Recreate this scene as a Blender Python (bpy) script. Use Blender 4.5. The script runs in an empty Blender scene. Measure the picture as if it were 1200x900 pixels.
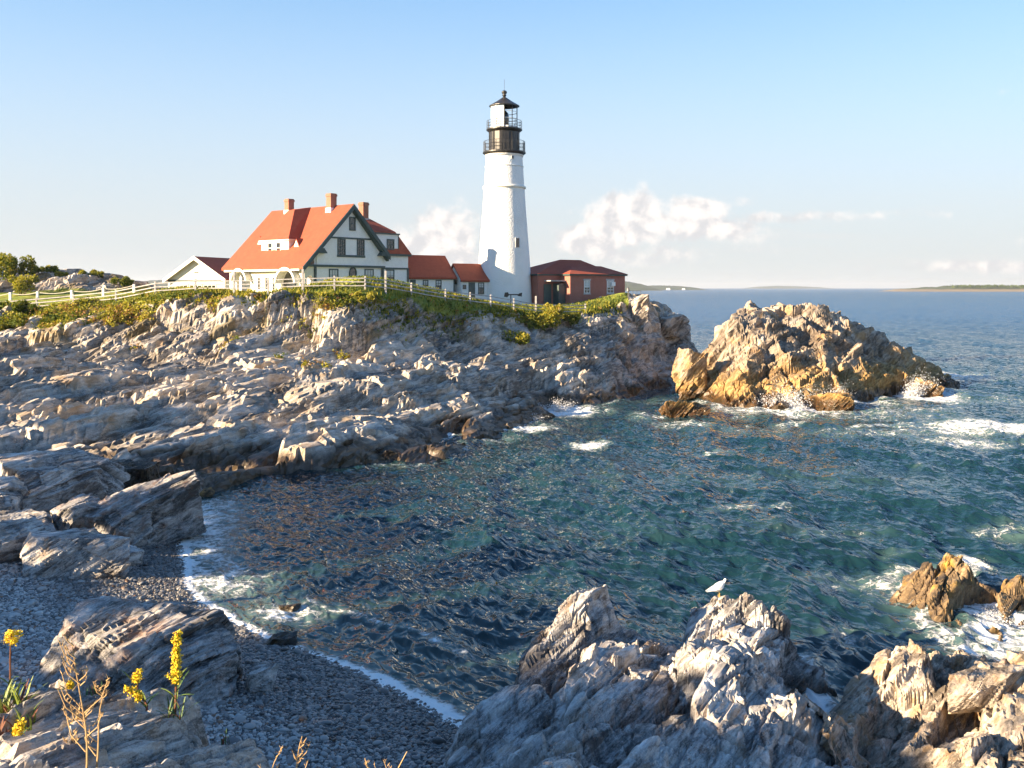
import bpy, bmesh, math, random
import numpy as np
from mathutils import Vector, Matrix
R = math.radians
random.seed(7)
C = bpy.context.scene.collection
SC = bpy.context.scene

# ---------------------------------------------------------------- camera
CH, FPX = 11.7, 1100.0            # eye height above the water, focal length in photo pixels (1200 wide)
cam_d = bpy.data.cameras.new('camera'); cam = bpy.data.objects.new('camera', cam_d); C.objects.link(cam)
cam.location = (0, 0, CH); cam.rotation_euler = (R(90), 0, 0)
cam_d.sensor_width = 36; cam_d.lens = 36*FPX/1200
cam_d.shift_y = -(450-337)/1200
cam_d.clip_start = 0.1; cam_d.clip_end = 60000
SC.camera = cam

# ---------------------------------------------------------------- sky and sun
SUN_EL, SUN_AZ = 18.0, 24.0       # elevation; degrees toward the camera from due left
dl = Vector((-math.cos(R(SUN_AZ))*math.cos(R(SUN_EL)), -math.sin(R(SUN_AZ))*math.cos(R(SUN_EL)), math.sin(R(SUN_EL))))
SKY_STRENGTH = 0.066
world = bpy.data.worlds.new('World'); SC.world = world; world.use_nodes = True
sun_d = bpy.data.lights.new('sun', 'SUN'); sun = bpy.data.objects.new('sun', sun_d); C.objects.link(sun)
sun_d.energy = 5.0; sun_d.angle = R(0.53); sun_d.color = (1.0, 0.77, 0.50)
sun.rotation_euler = dl.to_track_quat('Z', 'Y').to_euler(); sun.location = (-60, -30, 60)
SC.view_settings.view_transform = 'Standard'; SC.view_settings.look = 'None'
SC.view_settings.exposure = 1.98; SC.view_settings.gamma = 1.0; SC.view_settings.use_curve_mapping = False
SC.render.resolution_x = 1024; SC.render.resolution_y = 768
SC.cycles.volume_bounces = 0
SC.cycles.max_bounces = 4; SC.cycles.diffuse_bounces = 2; SC.cycles.glossy_bounces = 3; SC.cycles.transmission_bounces = 4; SC.cycles.transparent_max_bounces = 8
SC.cycles.use_denoising = True
SC.cycles.use_adaptive_sampling = True; SC.cycles.adaptive_threshold = 0.02

class NT:
    """small node-tree writer"""
    def __init__(s, tree): s.t = tree; s.n = tree.nodes; s.l = tree.links
    def new(s, typ, **kw):
        n = s.n.new(typ)
        for k, v in kw.items(): setattr(n, k, v)
        return n
    def put(s, node, key, val):
        sock = node.inputs[key]
        if isinstance(val, bpy.types.NodeSocket): s.l.new(val, sock)
        elif val is not None:
            if hasattr(sock.default_value, '__len__') and not hasattr(val, '__len__'): val = (val,)*3
            if hasattr(val, '__len__') and len(val) == 3 and len(sock.default_value) == 4: val = (*val, 1)
            sock.default_value = val
    def math(s, op, a, b=None, c=None, clamp=False):
        n = s.new('ShaderNodeMath', operation=op, use_clamp=clamp)
        s.put(n, 0, a)
        if b is not None: s.put(n, 1, b)
        if c is not None: s.put(n, 2, c)
        return n.outputs[0]
    def vmath(s, op, a, b=None):
        n = s.new('ShaderNodeVectorMath', operation=op); s.put(n, 0, a)
        if b is not None: s.put(n, 'Scale' if op == 'SCALE' else 1, b)
        return n.outputs['Value'] if op in ('DOT_PRODUCT', 'LENGTH') else n.outputs[0]
    def noise(s, vec, scale, detail=4, rough=0.55, dist=0.0):
        n = s.new('ShaderNodeTexNoise'); s.put(n, 'Vector', vec); s.put(n, 'Scale', scale)
        s.put(n, 'Detail', detail); s.put(n, 'Roughness', rough); s.put(n, 'Distortion', dist)
        return n.outputs['Fac']
    def voro(s, vec, scale, feature='F1', out='Distance', rand=1.0):
        n = s.new('ShaderNodeTexVoronoi', feature=feature); s.put(n, 'Vector', vec); s.put(n, 'Scale', scale); s.put(n, 'Randomness', rand)
        return n.outputs[out]
    def ramp(s, fac, a, b, lo=0.0, hi=1.0, smooth=True):
        n = s.new('ShaderNodeMapRange', interpolation_type='SMOOTHSTEP' if smooth else 'LINEAR')
        s.put(n, 'Value', fac); s.put(n, 'From Min', a); s.put(n, 'From Max', b); s.put(n, 'To Min', lo); s.put(n, 'To Max', hi)
        return n.outputs[0]
    def mix(s, fac, a, b, blend='MIX'):
        n = s.new('ShaderNodeMix', data_type='RGBA', blend_type=blend)
        s.put(n, 0, fac); s.put(n, 6, a); s.put(n, 7, b)
        return n.outputs[2]
    def comb(s, x, y, z):
        n = s.new('ShaderNodeCombineXYZ'); s.put(n, 0, x); s.put(n, 1, y); s.put(n, 2, z); return n.outputs[0]
    def sep(s, v):
        n = s.new('ShaderNodeSeparateXYZ'); s.put(n, 0, v); return n.outputs
    def bump(s, h, strength=0.5, dist=0.05, normal=None):
        n = s.new('ShaderNodeBump'); s.put(n, 'Height', h); s.put(n, 'Strength', strength); s.put(n, 'Distance', dist)
        if normal is not None: s.put(n, 'Normal', normal)
        return n.outputs[0]
    def attr(s, name, out='Fac'):
        return s.new('ShaderNodeAttribute', attribute_name=name).outputs[out]

def build_sky():
    T = NT(world.node_tree); T.n.clear()
    out = T.new('ShaderNodeOutputWorld'); bg = T.new('ShaderNodeBackground')
    sky = T.new('ShaderNodeTexSky', sky_type='NISHITA', sun_disc=False)
    sky.sun_elevation = R(SUN_EL); sky.sun_rotation = math.atan2(dl.x, dl.y)
    sky.altitude = 0; sky.air_density = 1.0; sky.dust_density = 0.15; sky.ozone_density = 3.0
    d = T.new('ShaderNodeTexCoord').outputs['Generated']
    x, y, z = T.sep(d)
    az = T.math('ARCTAN2', x, y); el = T.math('ARCSINE', z)
    base = sky.outputs[0]
    # cumulus low over the horizon: blobs of cover in azimuth / elevation, torn up by noise
    p = T.comb(az, el, 0.0)
    def cover(vec):
        x, y, _ = T.sep(vec)
        tot = None
        for (a, e, sa, se, w) in CLOUDS:
            dx = T.math('DIVIDE', T.math('SUBTRACT', x, a), sa*1.35); dy = T.math('DIVIDE', T.math('SUBTRACT', y, e), se*1.3)
            q = T.math('ADD', T.math('MULTIPLY', dx, dx), T.math('MULTIPLY', dy, dy))
            g = T.math('MULTIPLY', T.math('EXPONENT', T.math('MULTIPLY', q, -1.0)), w)
            tot = g if tot is None else T.math('MAXIMUM', tot, g)
        n1 = T.noise(vec, 34, 7, 0.60, 0.2); n2 = T.noise(vec, 12, 3, 0.5)
        t = T.math('ADD', tot, T.math('MULTIPLY', T.math('SUBTRACT', n1, 0.5), 1.15))
        return T.math('ADD', t, T.math('MULTIPLY', T.math('SUBTRACT', n2, 0.5), 0.5))
    c0 = cover(p)
    nA = T.noise(p, 38, 4, 0.55, 0.3); nB = T.noise(T.vmath('ADD', p, (-0.008, 0.008, 0.0)), 38, 4, 0.55, 0.3)
    m = T.ramp(c0, 0.26, 0.68)
    lit = T.ramp(T.math('ADD', T.math('SUBTRACT', nA, nB), T.math('MULTIPLY', T.math('SUBTRACT', el, 0.045), 2.0)), -0.12, 0.16)
    # a thin warm veil along the horizon with streaks, as low marine haze
    warm = T.mix(lit, (3.0, 2.98, 3.05), (4.4, 4.1, 3.9))
    streak = T.noise(T.comb(T.math('MULTIPLY', az, 5.0), T.math('MULTIPLY', el, 60.0), 0.0), 1.0, 5, 0.6)
    ab = T.math('ABSOLUTE', el)
    veil = T.math('MULTIPLY', T.math('EXPONENT', T.math('MULTIPLY', T.math('MULTIPLY', ab, ab), -23.0)), 0.93)
    base = T.mix(1.0, base, (0.78, 0.98, 1.10), 'MULTIPLY')
    even = T.mix(T.ramp(ab, 0.05, 0.55), (2.25, 3.40, 4.25), (0.36, 1.50, 3.2))
    base = T.mix(T.ramp(ab, 0.30, 0.75, 0.55, 0.0), base, even)
    col = T.mix(veil, base, (2.95, 3.00, 3.03))
    s2 = T.math('MULTIPLY', T.math('MULTIPLY', T.ramp(streak, 0.48, 0.75), T.ramp(el, 0.0, 0.03)), T.ramp(el, 0.12, 0.04, 0.0, 0.45))
    col = T.mix(s2, col, (3.2, 3.14, 3.14))
    col = T.mix(T.math('MULTIPLY', m, 0.95), col, warm)
    T.put(bg, 'Color', col); T.put(bg, 'Strength', SKY_STRENGTH)
    T.l.new(bg.outputs[0], out.inputs[0])
# (azimuth, elevation, half width, half height, weight) in radians
CLOUDS = [(-0.072, 0.048, 0.030, 0.032, 1.0), (-0.105, 0.040, 0.03, 0.018, .85), (0.125, 0.072, 0.040, 0.026, 1.0), (0.085, 0.050, 0.036, 0.018, .85), (0.195, 0.080, 0.035, 0.014, .85),
          (0.20, 0.060, 0.05, 0.014, .8), (0.30, 0.072, 0.09, 0.007, .62), (0.13, 0.035, 0.10, 0.012, .55), (0.550, 0.044, 0.036, 0.022, 1.0), (0.46, 0.02, 0.10, 0.007, .6), (0.75, 0.06, 0.07, 0.03, .95), (1.1, 0.05, 0.10, 0.025, .95),
          (-0.75, 0.05, 0.10, 0.02, .9), (-1.3, 0.06, 0.12, 0.03, .95), (1.9, 0.05, 0.15, 0.03, .95), (2.7, 0.05, 0.15, 0.03, .95), (-2.2, 0.05, 0.15, 0.03, .95)]
build_sky()
# ================================================================ helpers
def P3(px, py, Y):
    """photo pixel + distance -> point"""
    return ((px-600)/FPX*Y, Y, CH-(py-337)/FPX*Y)

def tag(o, label=None, cat=None, group=None, kind=None):
    if label: o['label'] = label
    if cat: o['category'] = cat
    if group: o['group'] = group
    if kind: o['kind'] = kind
    return o

def thing(name, label, cat, loc=(0, 0, 0), rz=0.0, group=None):
    o = bpy.data.objects.new(name, None); C.objects.link(o)
    o.location = loc; o.rotation_euler = (0, 0, rz); o.empty_display_size = 0.2
    return tag(o, label, cat, group)

def link(name, me, m=None, parent=None):
    o = bpy.data.objects.new(name, me); C.objects.link(o)
    if m is not None and not me.materials: me.materials.append(m)
    if parent is not None: o.parent = parent
    return o

def copy_tree(o, parent=None):
    c = o.copy(); C.objects.link(c); c.parent = parent
    for ch in list(o.children): copy_tree(ch, c)
    return c

def np_mesh(name, V, F, smooth=False, attrs=None):
    """V (n,3), F (m,k) -> mesh, quickly"""
    V = np.ascontiguousarray(V, np.float32); F = np.ascontiguousarray(F, np.int32)
    me = bpy.data.meshes.new(name); k = F.shape[1]
    me.vertices.add(len(V)); me.vertices.foreach_set('co', V.ravel())
    me.loops.add(F.size); me.loops.foreach_set('vertex_index', F.ravel())
    me.polygons.add(len(F)); me.polygons.foreach_set('loop_start', np.arange(0, F.size, k, dtype=np.int32))
    me.polygons.foreach_set('use_smooth', np.full(len(F), smooth, bool))
    for a, v in (attrs or {}).items():
        if v.ndim == 2:
            at = me.attributes.new(a, 'FLOAT_COLOR', 'POINT')
            c4 = np.ones((len(V), 4), np.float32); c4[:, :3] = v; at.data.foreach_set('color', c4.ravel())
        else:
            at = me.attributes.new(a, 'FLOAT', 'POINT'); at.data.foreach_set('value', np.ascontiguousarray(v, np.float32))
    me.update(calc_edges=True); me.validate()
    return me

def grid_faces(nr, nc):
    i = np.arange(nr-1)[:, None]*nc+np.arange(nc-1)[None, :]
    return np.stack([i, i+1, i+nc+1, i+nc], -1).reshape(-1, 4)

class MB:
    """collects boxes, prisms, tubes; build() links them as one mesh object"""
    def __init__(s): s.v = []; s.f = []
    def add(s, vs, fs):
        o = len(s.v); s.v += [tuple(v) for v in vs]; s.f += [tuple(o+i for i in f) for f in fs]; return s
    def box(s, x0, x1, y0, y1, z0, z1):
        return s.add([(x0, y0, z0), (x1, y0, z0), (x1, y1, z0), (x0, y1, z0), (x0, y0, z1), (x1, y0, z1), (x1, y1, z1), (x0, y1, z1)],
                     [(0, 3, 2, 1), (4, 5, 6, 7), (0, 1, 5, 4), (1, 2, 6, 5), (2, 3, 7, 6), (3, 0, 4, 7)])
    def hexa(s, p):
        return s.add(p, [(0, 3, 2, 1), (4, 5, 6, 7), (0, 1, 5, 4), (1, 2, 6, 5), (2, 3, 7, 6), (3, 0, 4, 7)])
    def prism(s, poly, axis, a, b):
        """polygon in the two other axes, extruded along axis from a to b"""
        n = len(poly)
        def pt(p, d): return (d, p[0], p[1]) if axis == 'x' else (p[0], d, p[1]) if axis == 'y' else (p[0], p[1], d)
        return s.add([pt(p, a) for p in poly]+[pt(p, b) for p in poly],
                     [tuple(range(n))[::-1], tuple(range(n, 2*n))]+[(i, (i+1) % n, n+(i+1) % n, n+i) for i in range(n)])
    def tube(s, pts, rad, n=8, caps=True):
        pts = [Vector(p) for p in pts]
        rad = rad if hasattr(rad, '__len__') else [rad]*len(pts)
        rings = []; ref = None
        for i, p in enumerate(pts):
            d = (pts[min(i+1, len(pts)-1)]-pts[max(i-1, 0)]).normalized()
            if ref is None: ref = Vector((1, 0, 0)) if abs(d.x) < .8 else Vector((0, 1, 0))
            a = (ref-d*ref.dot(d)).normalized(); ref = a; b = d.cross(a)
            rings.append([p+(a*math.cos(2*math.pi*k/n)+b*math.sin(2*math.pi*k/n))*rad[i] for k in range(n)])
        fs = [(i*n+k, i*n+(k+1) % n, (i+1)*n+(k+1) % n, (i+1)*n+k) for i in range(len(pts)-1) for k in range(n)]
        if caps: fs += [tuple(range(n))[::-1], tuple((len(pts)-1)*n+k for k in range(n))]
        return s.add([v for r in rings for v in r], fs)
    def lathe(s, prof, n=32, cx=0, cy=0, a0=0.0, a1=2*math.pi):
        full = abs(a1-a0-2*math.pi) < 1e-6; m = n if full else n+1
        vs = [(cx+r*math.cos(a0+(a1-a0)*k/n), cy+r*math.sin(a0+(a1-a0)*k/n), z) for r, z in prof for k in range(m)]
        fs = [(i*m+k, i*m+(k+1) % m, (i+1)*m+(k+1) % m, (i+1)*m+k) for i in range(len(prof)-1) for k in range(n)]
        return s.add(vs, fs)
    def build(s, name, m, parent=None, smooth=False, bevel=0.0):
        me = bpy.data.meshes.new(name); me.from_pydata(s.v, [], s.f)
        bm = bmesh.new(); bm.from_mesh(me)
        bmesh.ops.recalc_face_normals(bm, faces=bm.faces)
        if bevel: bmesh.ops.bevel(bm, geom=bm.edges[:], offset=bevel, segments=1, affect='EDGES')
        bm.to_mesh(me); bm.free()
        if smooth:
            for p in me.polygons: p.use_smooth = True
        return link(name, me, m, parent)

# ---------------------------------------------------------------- noise
def _hash(i, j, k, seed=0):
    h = (i.astype(np.int64)*374761393+j.astype(np.int64)*668265263+k.astype(np.int64)*2147483647+seed*974634777) & 0xffffffff
    h = ((h ^ (h >> 13))*1274126177) & 0xffffffff
    h = ((h ^ (h >> 16))*2246822519) & 0xffffffff
    return ((h ^ (h >> 15)) & 0xffffff).astype(np.float32)/np.float32(0xffffff)

def vnoise(x, y, z, seed=0):
    """value noise, 0..1"""
    xi, yi, zi = np.floor(x), np.floor(y), np.floor(z)
    fx, fy, fz = x-xi, y-yi, z-zi
    fx = fx*fx*(3-2*fx); fy = fy*fy*(3-2*fy); fz = fz*fz*(3-2*fz)
    xi, yi, zi = xi.astype(np.int64), yi.astype(np.int64), zi.astype(np.int64)
    def h(a, b, c): return _hash(xi+a, yi+b, zi+c, seed)
    x00 = h(0, 0, 0)*(1-fx)+h(1, 0, 0)*fx; x10 = h(0, 1, 0)*(1-fx)+h(1, 1, 0)*fx
    x01 = h(0, 0, 1)*(1-fx)+h(1, 0, 1)*fx; x11 = h(0, 1, 1)*(1-fx)+h(1, 1, 1)*fx
    return (x00*(1-fy)+x10*fy)*(1-fz)+(x01*(1-fy)+x11*fy)*fz

def fbm(x, y, z, sc, octaves=4, seed=0, rough=0.5):
    t = 0; a = 1; s = 0; f = 1/sc
    for o in range(octaves):
        t = t+a*(vnoise(x*f+o*17.3, y*f-o*5.1, z*f+o*9.7, seed+o)-.5); s += a; a *= rough; f *= 2.03
    return t/s*2   # about -1..1

def sstep(a, b, x):
    t = np.clip((x-a)/(b-a), 0, 1); return t*t*(3-2*t)

class TPS:
    """smooth height field through control points"""
    def __init__(s, pts, smooth=0.02):
        p = np.array(pts, float); s.xy = p[:, :2]; s.sc = 20.0
        a = s.xy/s.sc; n = len(p)
        K = s.k(a[:, None, :]-a[None, :, :])+np.eye(n)*smooth
        A = np.zeros((n+3, n+3)); A[:n, :n] = K; A[:n, n] = 1; A[:n, n+1:] = a; A[n, :n] = 1; A[n+1:, :n] = a.T
        s.w = np.linalg.solve(A, np.concatenate([p[:, 2], np.zeros(3)])); s.a = a
    @staticmethod
    def k(d):
        r2 = (d*d).sum(-1)+1e-9; return .5*r2*np.log(r2)
    def __call__(s, x, y):
        x = np.asarray(x, float); sh = x.shape; q = np.stack([x.ravel(), np.asarray(y, float).ravel()], -1)/s.sc
        out = np.empty(len(q))
        for i in range(0, len(q), 20000):
            c = q[i:i+20000]; out[i:i+20000] = s.k(c[:, None, :]-s.a[None])@s.w[:len(s.a)]+s.w[len(s.a)]+c@s.w[len(s.a)+1:]
        return out.reshape(sh)

# ---------------------------------------------------------------- bedded rock
BN = np.array([-0.66, 0.40, 0.62]); BN /= np.linalg.norm(BN)     # normal of the steeply dipping beds
SD = np.array([0.50, 0.866, 0.0]); SD -= BN*SD.dot(BN); SD /= np.linalg.norm(SD)   # strike
DD = np.cross(BN, SD)

def blocks(P, t, L, M, seed, warp=0.35):
    """value per fractured block and closeness to its joints, in bedding coordinates"""
    x, y, z = P[:, 0], P[:, 1], P[:, 2]
    wv = fbm(x, y, z, t*7, 2, seed)*t*warp*2.4
    w = P@BN+wv
    u = P@SD+fbm(x, y, z, L*1.6, 2, seed+11)*L*warp*.6; v = P@DD+fbm(x, y, z, M*2.5, 2, seed+23)*M*warp
    w = w/t; w = w+0.42*np.sin(w*1.7+seed)+0.2*np.sin(w*4.1+2*seed)
    i = np.floor(w); zero = np.zeros_like(i)
    r1 = _hash(i, zero, zero, seed+1); Li = L*(.5+1.2*_hash(i, zero, zero, seed+2))
    uu = u/Li+r1*7; j = np.floor(uu)
    Mi = M*(.6+.9*_hash(i, j, zero, seed+3)); vv = v/Mi+_hash(i, j, zero, seed+4)*5; k = np.floor(vv)
    h = _hash(i, j, k, seed+5)
    tilt = (uu-j-.5)*(_hash(i, j, k, seed+6)-.5)+(w-i-.5)*(_hash(i, j, k, seed+7)-.5)*1.2+(vv-k-.5)*(_hash(i, j, k, seed+8)-.5)
    e = np.minimum(np.minimum(np.minimum(w-i, 1-w+i)*t, np.minimum(uu-j, 1-uu+j)*Li), np.minimum(vv-k, 1-vv+k)*Mi)
    bed = _hash(i, zero, zero, seed+9)
    lv = np.floor(h*4)/3-.5; bl_ = np.floor(bed*3)/2-.5     # most neighbours share a level, some step
    return lv*.8+bl_*.75+tilt*1.1, e, h

def rock_offset(P, scales, seed=0):
    """signed offset along the surface normal; scales = [(bed thickness, block length, block height, amplitude, crack depth)]"""
    d = np.zeros(len(P)); hv = np.zeros(len(P))
    for n, (t, L, M, A, ck) in enumerate(scales):
        b, e, h = blocks(P, t, L, M, seed+31*n)
        d += A*b
        if ck: d -= ck*(1-sstep(0, .10*t+.01, e))
        if n <= 1: hv += h*.5
    return d, hv

def grid_normals(V, nr, nc):
    G = V.reshape(nr, nc, 3); du = np.gradient(G, axis=1); dv = np.gradient(G, axis=0)
    N = np.cross(du, dv); N /= np.linalg.norm(N, axis=-1, keepdims=True)+1e-12
    if N[..., 2].mean() < 0: N = -N
    return N.reshape(-1, 3)

KS, KR = (0.5, 0.866), (0.866, -0.5)        # plan axes: along the strike, across the beds
def facet(Z, S, Rr, cs, cr, off, tilt, keep, seed, gk=.9):
    """break a height field (regular in S, Rr) into flat joint-bounded faces"""
    n0, n1 = Z.shape; s0, r0 = S[0, 0], Rr[0, 0]; ds, dr = S[1, 0]-S[0, 0], Rr[0, 1]-Rr[0, 0]
    def blur(A, k, ax):
        c = np.cumsum(np.concatenate([np.repeat(np.take(A, [0], ax), k+1, ax), A, np.repeat(np.take(A, [-1], ax), k, ax)], ax), ax)
        n = A.shape[ax]; return (np.take(c, np.arange(2*k+1, 2*k+1+n), ax)-np.take(c, np.arange(0, n), ax))/(2*k+1)
    ks, kr = max(1, int(cs*.25/ds)), max(1, int(cr*.25/dr))
    B = blur(blur(Z, ks, 0), kr, 1); gs, gr = np.gradient(B, ds, dr); gs = np.clip(gs, -1.1, 1.1); gr = np.clip(gr, -1.3, 1.3)
    wx = fbm(S, Rr, S*0, cs*.9, 2, seed+70)*.22; wy = fbm(S, Rr, S*0, cr*1.2, 2, seed+71)*.22
    a, b = S/cs+wx, Rr/cr+wy; ia, ib = np.floor(a), np.floor(b)
    best = np.full(Z.shape, 1e9); sec = np.full(Z.shape, 1e9); ca = np.zeros(Z.shape); cb = np.zeros(Z.shape); hi = np.zeros(Z.shape); hj = np.zeros(Z.shape)
    for i in (-1, 0, 1):
        for j in (-1, 0, 1):
            u, v = ia+i, ib+j; z0 = u*0
            pa, pb = u+.1+.8*_hash(u, v, z0, seed), v+.1+.8*_hash(u, v, z0, seed+1)
            d = np.abs(a-pa)**1.6+np.abs(b-pb)**1.6; m = d < best
            sec = np.where(m, best, np.minimum(sec, d)); best = np.where(m, d, best); ca = np.where(m, pa, ca); cb = np.where(m, pb, cb); hi = np.where(m, u, hi); hj = np.where(m, v, hj)
    Sc, Rc = ca*cs, cb*cr
    I = np.clip(((Sc-s0)/ds).round().astype(int), 0, n0-1); J = np.clip(((Rc-r0)/dr).round().astype(int), 0, n1-1)
    z0 = hi*0; dS, dR = S-Sc, Rr-Rc
    t1, t2, h = _hash(hi, hj, z0, seed+2)-.5, _hash(hi, hj, z0, seed+3)-.5, _hash(hi, hj, z0, seed+4)-.5
    F = B[I, J]+(gs[I, J]*gk+t1*tilt)*dS+(gr[I, J]*gk+t2*tilt*1.6)*dR+h*off
    lim = off*1.5; F = B+lim*np.tanh((F-B)/lim)
    crack = 1-sstep(0, .07, np.sqrt(sec)-np.sqrt(best))
    return Z*keep+F*(1-keep)-crack*off*.40, h+.5

def rock_grid(x0, x1, y0, y1, ds, dr):
    c = np.array([(x*KS[0]+y*KS[1], x*KR[0]+y*KR[1]) for x in (x0, x1) for y in (y0, y1)])
    s = np.arange(c[:, 0].min(), c[:, 0].max(), ds); r = np.arange(c[:, 1].min(), c[:, 1].max(), dr)
    S, Rr = np.meshgrid(s, r, indexing='ij')
    return S, Rr, S*KS[0]+Rr*KR[0], S*KS[1]+Rr*KR[1]
# ================================================================ materials
def pbsdf(name):
    m = bpy.data.materials.new(name); m.use_nodes = True
    T = NT(m.node_tree); T.n.clear()
    out = T.new('ShaderNodeOutputMaterial'); b = T.new('ShaderNodeBsdfPrincipled'); T.l.new(b.outputs[0], out.inputs[0])
    T.b = b; T.out = out
    return m, T

def pos(T): return T.new('ShaderNodeNewGeometry').outputs['Position']
def objc(T): return T.new('ShaderNodeTexCoord').outputs['Object']

def plain(name, col, rough=.7, var=.12, scale=3.0, metal=0.0, bump=0.0, bscale=20.0, spec=.5):
    m, T = pbsdf(name); p = objc(T)
    n = T.noise(p, scale, 5, .6)
    c = T.mix(T.ramp(n, .3, .7), tuple(x*(1-var) for x in col), tuple(min(1, x*(1+var)) for x in col))
    T.put(T.b, 'Base Color', c); T.put(T.b, 'Roughness', rough); T.put(T.b, 'Metallic', metal); T.put(T.b, 'Specular IOR Level', spec)
    if bump: T.put(T.b, 'Normal', T.bump(T.noise(p, bscale, 4), bump, .02))
    return m

def rock_mat(name, light=(.68, .62, .55), mid=(.45, .405, .355), dark=(.15, .13, .11), rust=(.33, .19, .09), rust_amt=.35, fine=1.0, wet_z=.75, wet_n=1.2, weed=(.05, .033, .014), weed_amt=1.0, ochre_z=None, bd=.07):
    """bedded metamorphic ledge: pale and dark bands along the beds, iron stain, lichen, dark wet foot"""
    m, T = pbsdf(name); p = pos(T)
    w = T.vmath('DOT_PRODUCT', p, tuple(BN)); u = T.vmath('DOT_PRODUCT', p, tuple(SD)); v = T.vmath('DOT_PRODUCT', p, tuple(DD))
    q = T.comb(T.math('MULTIPLY', w, 1.0), T.math('MULTIPLY', u, .16), T.math('MULTIPLY', v, .22))   # stretched along the bed
    band = T.noise(q, 2.2*fine, 4, .62, .25)
    bandf = T.noise(q, 9*fine, 3, .65)
    patch = T.noise(p, .45*fine, 3, .6)
    grain = T.noise(p, 14*fine, 2, .7)
    hv = T.attr('block')
    k = T.math('ADD', T.math('MULTIPLY', band, .55), T.math('MULTIPLY', patch, .35))
    k = T.math('ADD', k, T.math('MULTIPLY', T.math('SUBTRACT', hv, .5), .28))
    k = T.math('ADD', k, T.math('MULTIPLY', T.math('SUBTRACT', bandf, .5), .45))
    k = T.math('ADD', k, T.math('MULTIPLY', T.math('SUBTRACT', grain, .5), .30))
    col = T.mix(T.ramp(k, .30, .50), dark, mid)
    col = T.mix(T.ramp(k, .46, .66), col, light)
    rn = T.noise(T.vmath('ADD', p, (31, 7, 3)), .7*fine, 4, .65)
    ra = T.math('MULTIPLY', T.ramp(T.math('ADD', rn, T.math('MULTIPLY', T.math('SUBTRACT', hv, .5), .25)), .50, .72), rust_amt)
    col = T.mix(ra, col, rust)
    # joint-bounded faces: every cell is a small plane with its own tilt and tone
    def faces(a_, b_, c_, sc):
        qv = T.comb(T.math('MULTIPLY', w, a_), T.math('MULTIPLY', u, b_), T.math('MULTIPLY', v, c_))
        n = T.new('ShaderNodeTexVoronoi', feature='F1'); T.put(n, 'Vector', qv); T.put(n, 'Scale', sc)
        dv = T.vmath('SUBTRACT', qv, n.outputs['Position'])
        rc = T.vmath('SUBTRACT', n.outputs['Color'], (.5, .5, .5))
        return T.vmath('DOT_PRODUCT', dv, rc), T.sep(n.outputs['Color'])[0]
    f1, t1 = faces(1.6, .5, .7, .9*fine); f2, t2 = faces(2.0, .6, .9, 2.8*fine)
    tone = T.math('ADD', T.math('MULTIPLY', T.math('SUBTRACT', t1, .5), .30), T.math('MULTIPLY', T.math('SUBTRACT', t2, .5), .22))
    col = T.mix(1.0, col, T.comb(*[T.math('ADD', 1.0, tone)]*3), 'MULTIPLY')
    # tide zone
    z = T.sep(p)[2]
    zn = T.math('ADD', z, T.math('MULTIPLY', T.math('SUBTRACT', T.noise(p, .35, 3, .6), .5), -wet_n*2))
    wet = T.ramp(zn, wet_z+.45, wet_z-.25)
    if ochre_z is not None:
        oz = T.ramp(T.math('ADD', z, T.math('MULTIPLY', T.math('SUBTRACT', T.noise(p, .28, 5, .65), .5), -9.0)), ochre_z+1.8, ochre_z-1.2)
        col = T.mix(T.math('MULTIPLY', oz, .8), col, T.mix(T.ramp(bandf, .35, .65), (.26, .14, .035), (.46, .29, .10)))
    wcol = T.mix(T.ramp(T.noise(p, 1.8, 2, .6), .4, .62), T.mix(1.0, col, (.26, .21, .17), 'MULTIPLY'), weed)
    col = T.mix(T.math('MULTIPLY', wet, weed_amt), col, wcol)
    T.put(T.b, 'Base Color', col)
    T.put(T.b, 'Roughness', T.ramp(wet, 0, 1, .88, .42)); T.put(T.b, 'Specular IOR Level', T.ramp(wet, 0, 1, .25, .5))
    h = T.math('ADD', T.math('MULTIPLY', bandf, .40), T.math('MULTIPLY', grain, .22))
    h = T.math('ADD', h, T.math('MULTIPLY', band, .2))
    h = T.math('MULTIPLY', h, bd/fine)
    h = T.math('ADD', h, T.math('MULTIPLY', f1, 1.4)); h = T.math('ADD', h, T.math('MULTIPLY', f2, .6))
    T.put(T.b, 'Normal', T.bump(h, .9, 1.0))
    return m

M = {}
M['rock'] = rock_mat('ledge rock', fine=.8, rust_amt=.6, rust=(.36, .24, .13), wet_z=1.05, wet_n=1.0)
M['rock_islet'] = rock_mat('ochre stained rock', light=(.52, .46, .39), mid=(.33, .275, .22), dark=(.13, .10, .075), fine=.7, rust=(.36, .21, .08), rust_amt=.75, wet_z=.9, wet_n=1.0, ochre_z=3.0)
M['rock_near'] = rock_mat('near ledge rock', light=(.68, .66, .635), mid=(.43, .415, .40), dark=(.13, .12, .115), fine=2.0, rust=(.31, .19, .10), rust_amt=.5, wet_z=.15, wet_n=.5)
M['rock_warm'] = rock_mat('warm near rock', light=(.58, .52, .44), mid=(.37, .31, .25), dark=(.11, .09, .07), fine=2.0, rust=(.36, .22, .10), rust_amt=.75, wet_z=.12, wet_n=.4)
M['rock_weedy'] = rock_mat('weedy tide rock', light=(.34, .27, .18), mid=(.22, .15, .08), dark=(.08, .06, .045), fine=1.6, rust=(.42, .25, .05), rust_amt=.85, wet_z=-.1, wet_n=.4)
M['rock_ledge'] = rock_mat('closest ledge rock', light=(.60, .57, .53), mid=(.39, .36, .33), dark=(.12, .11, .10), fine=4.5, rust=(.36, .25, .15), rust_amt=.5, wet_z=-9, bd=.22)
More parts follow.
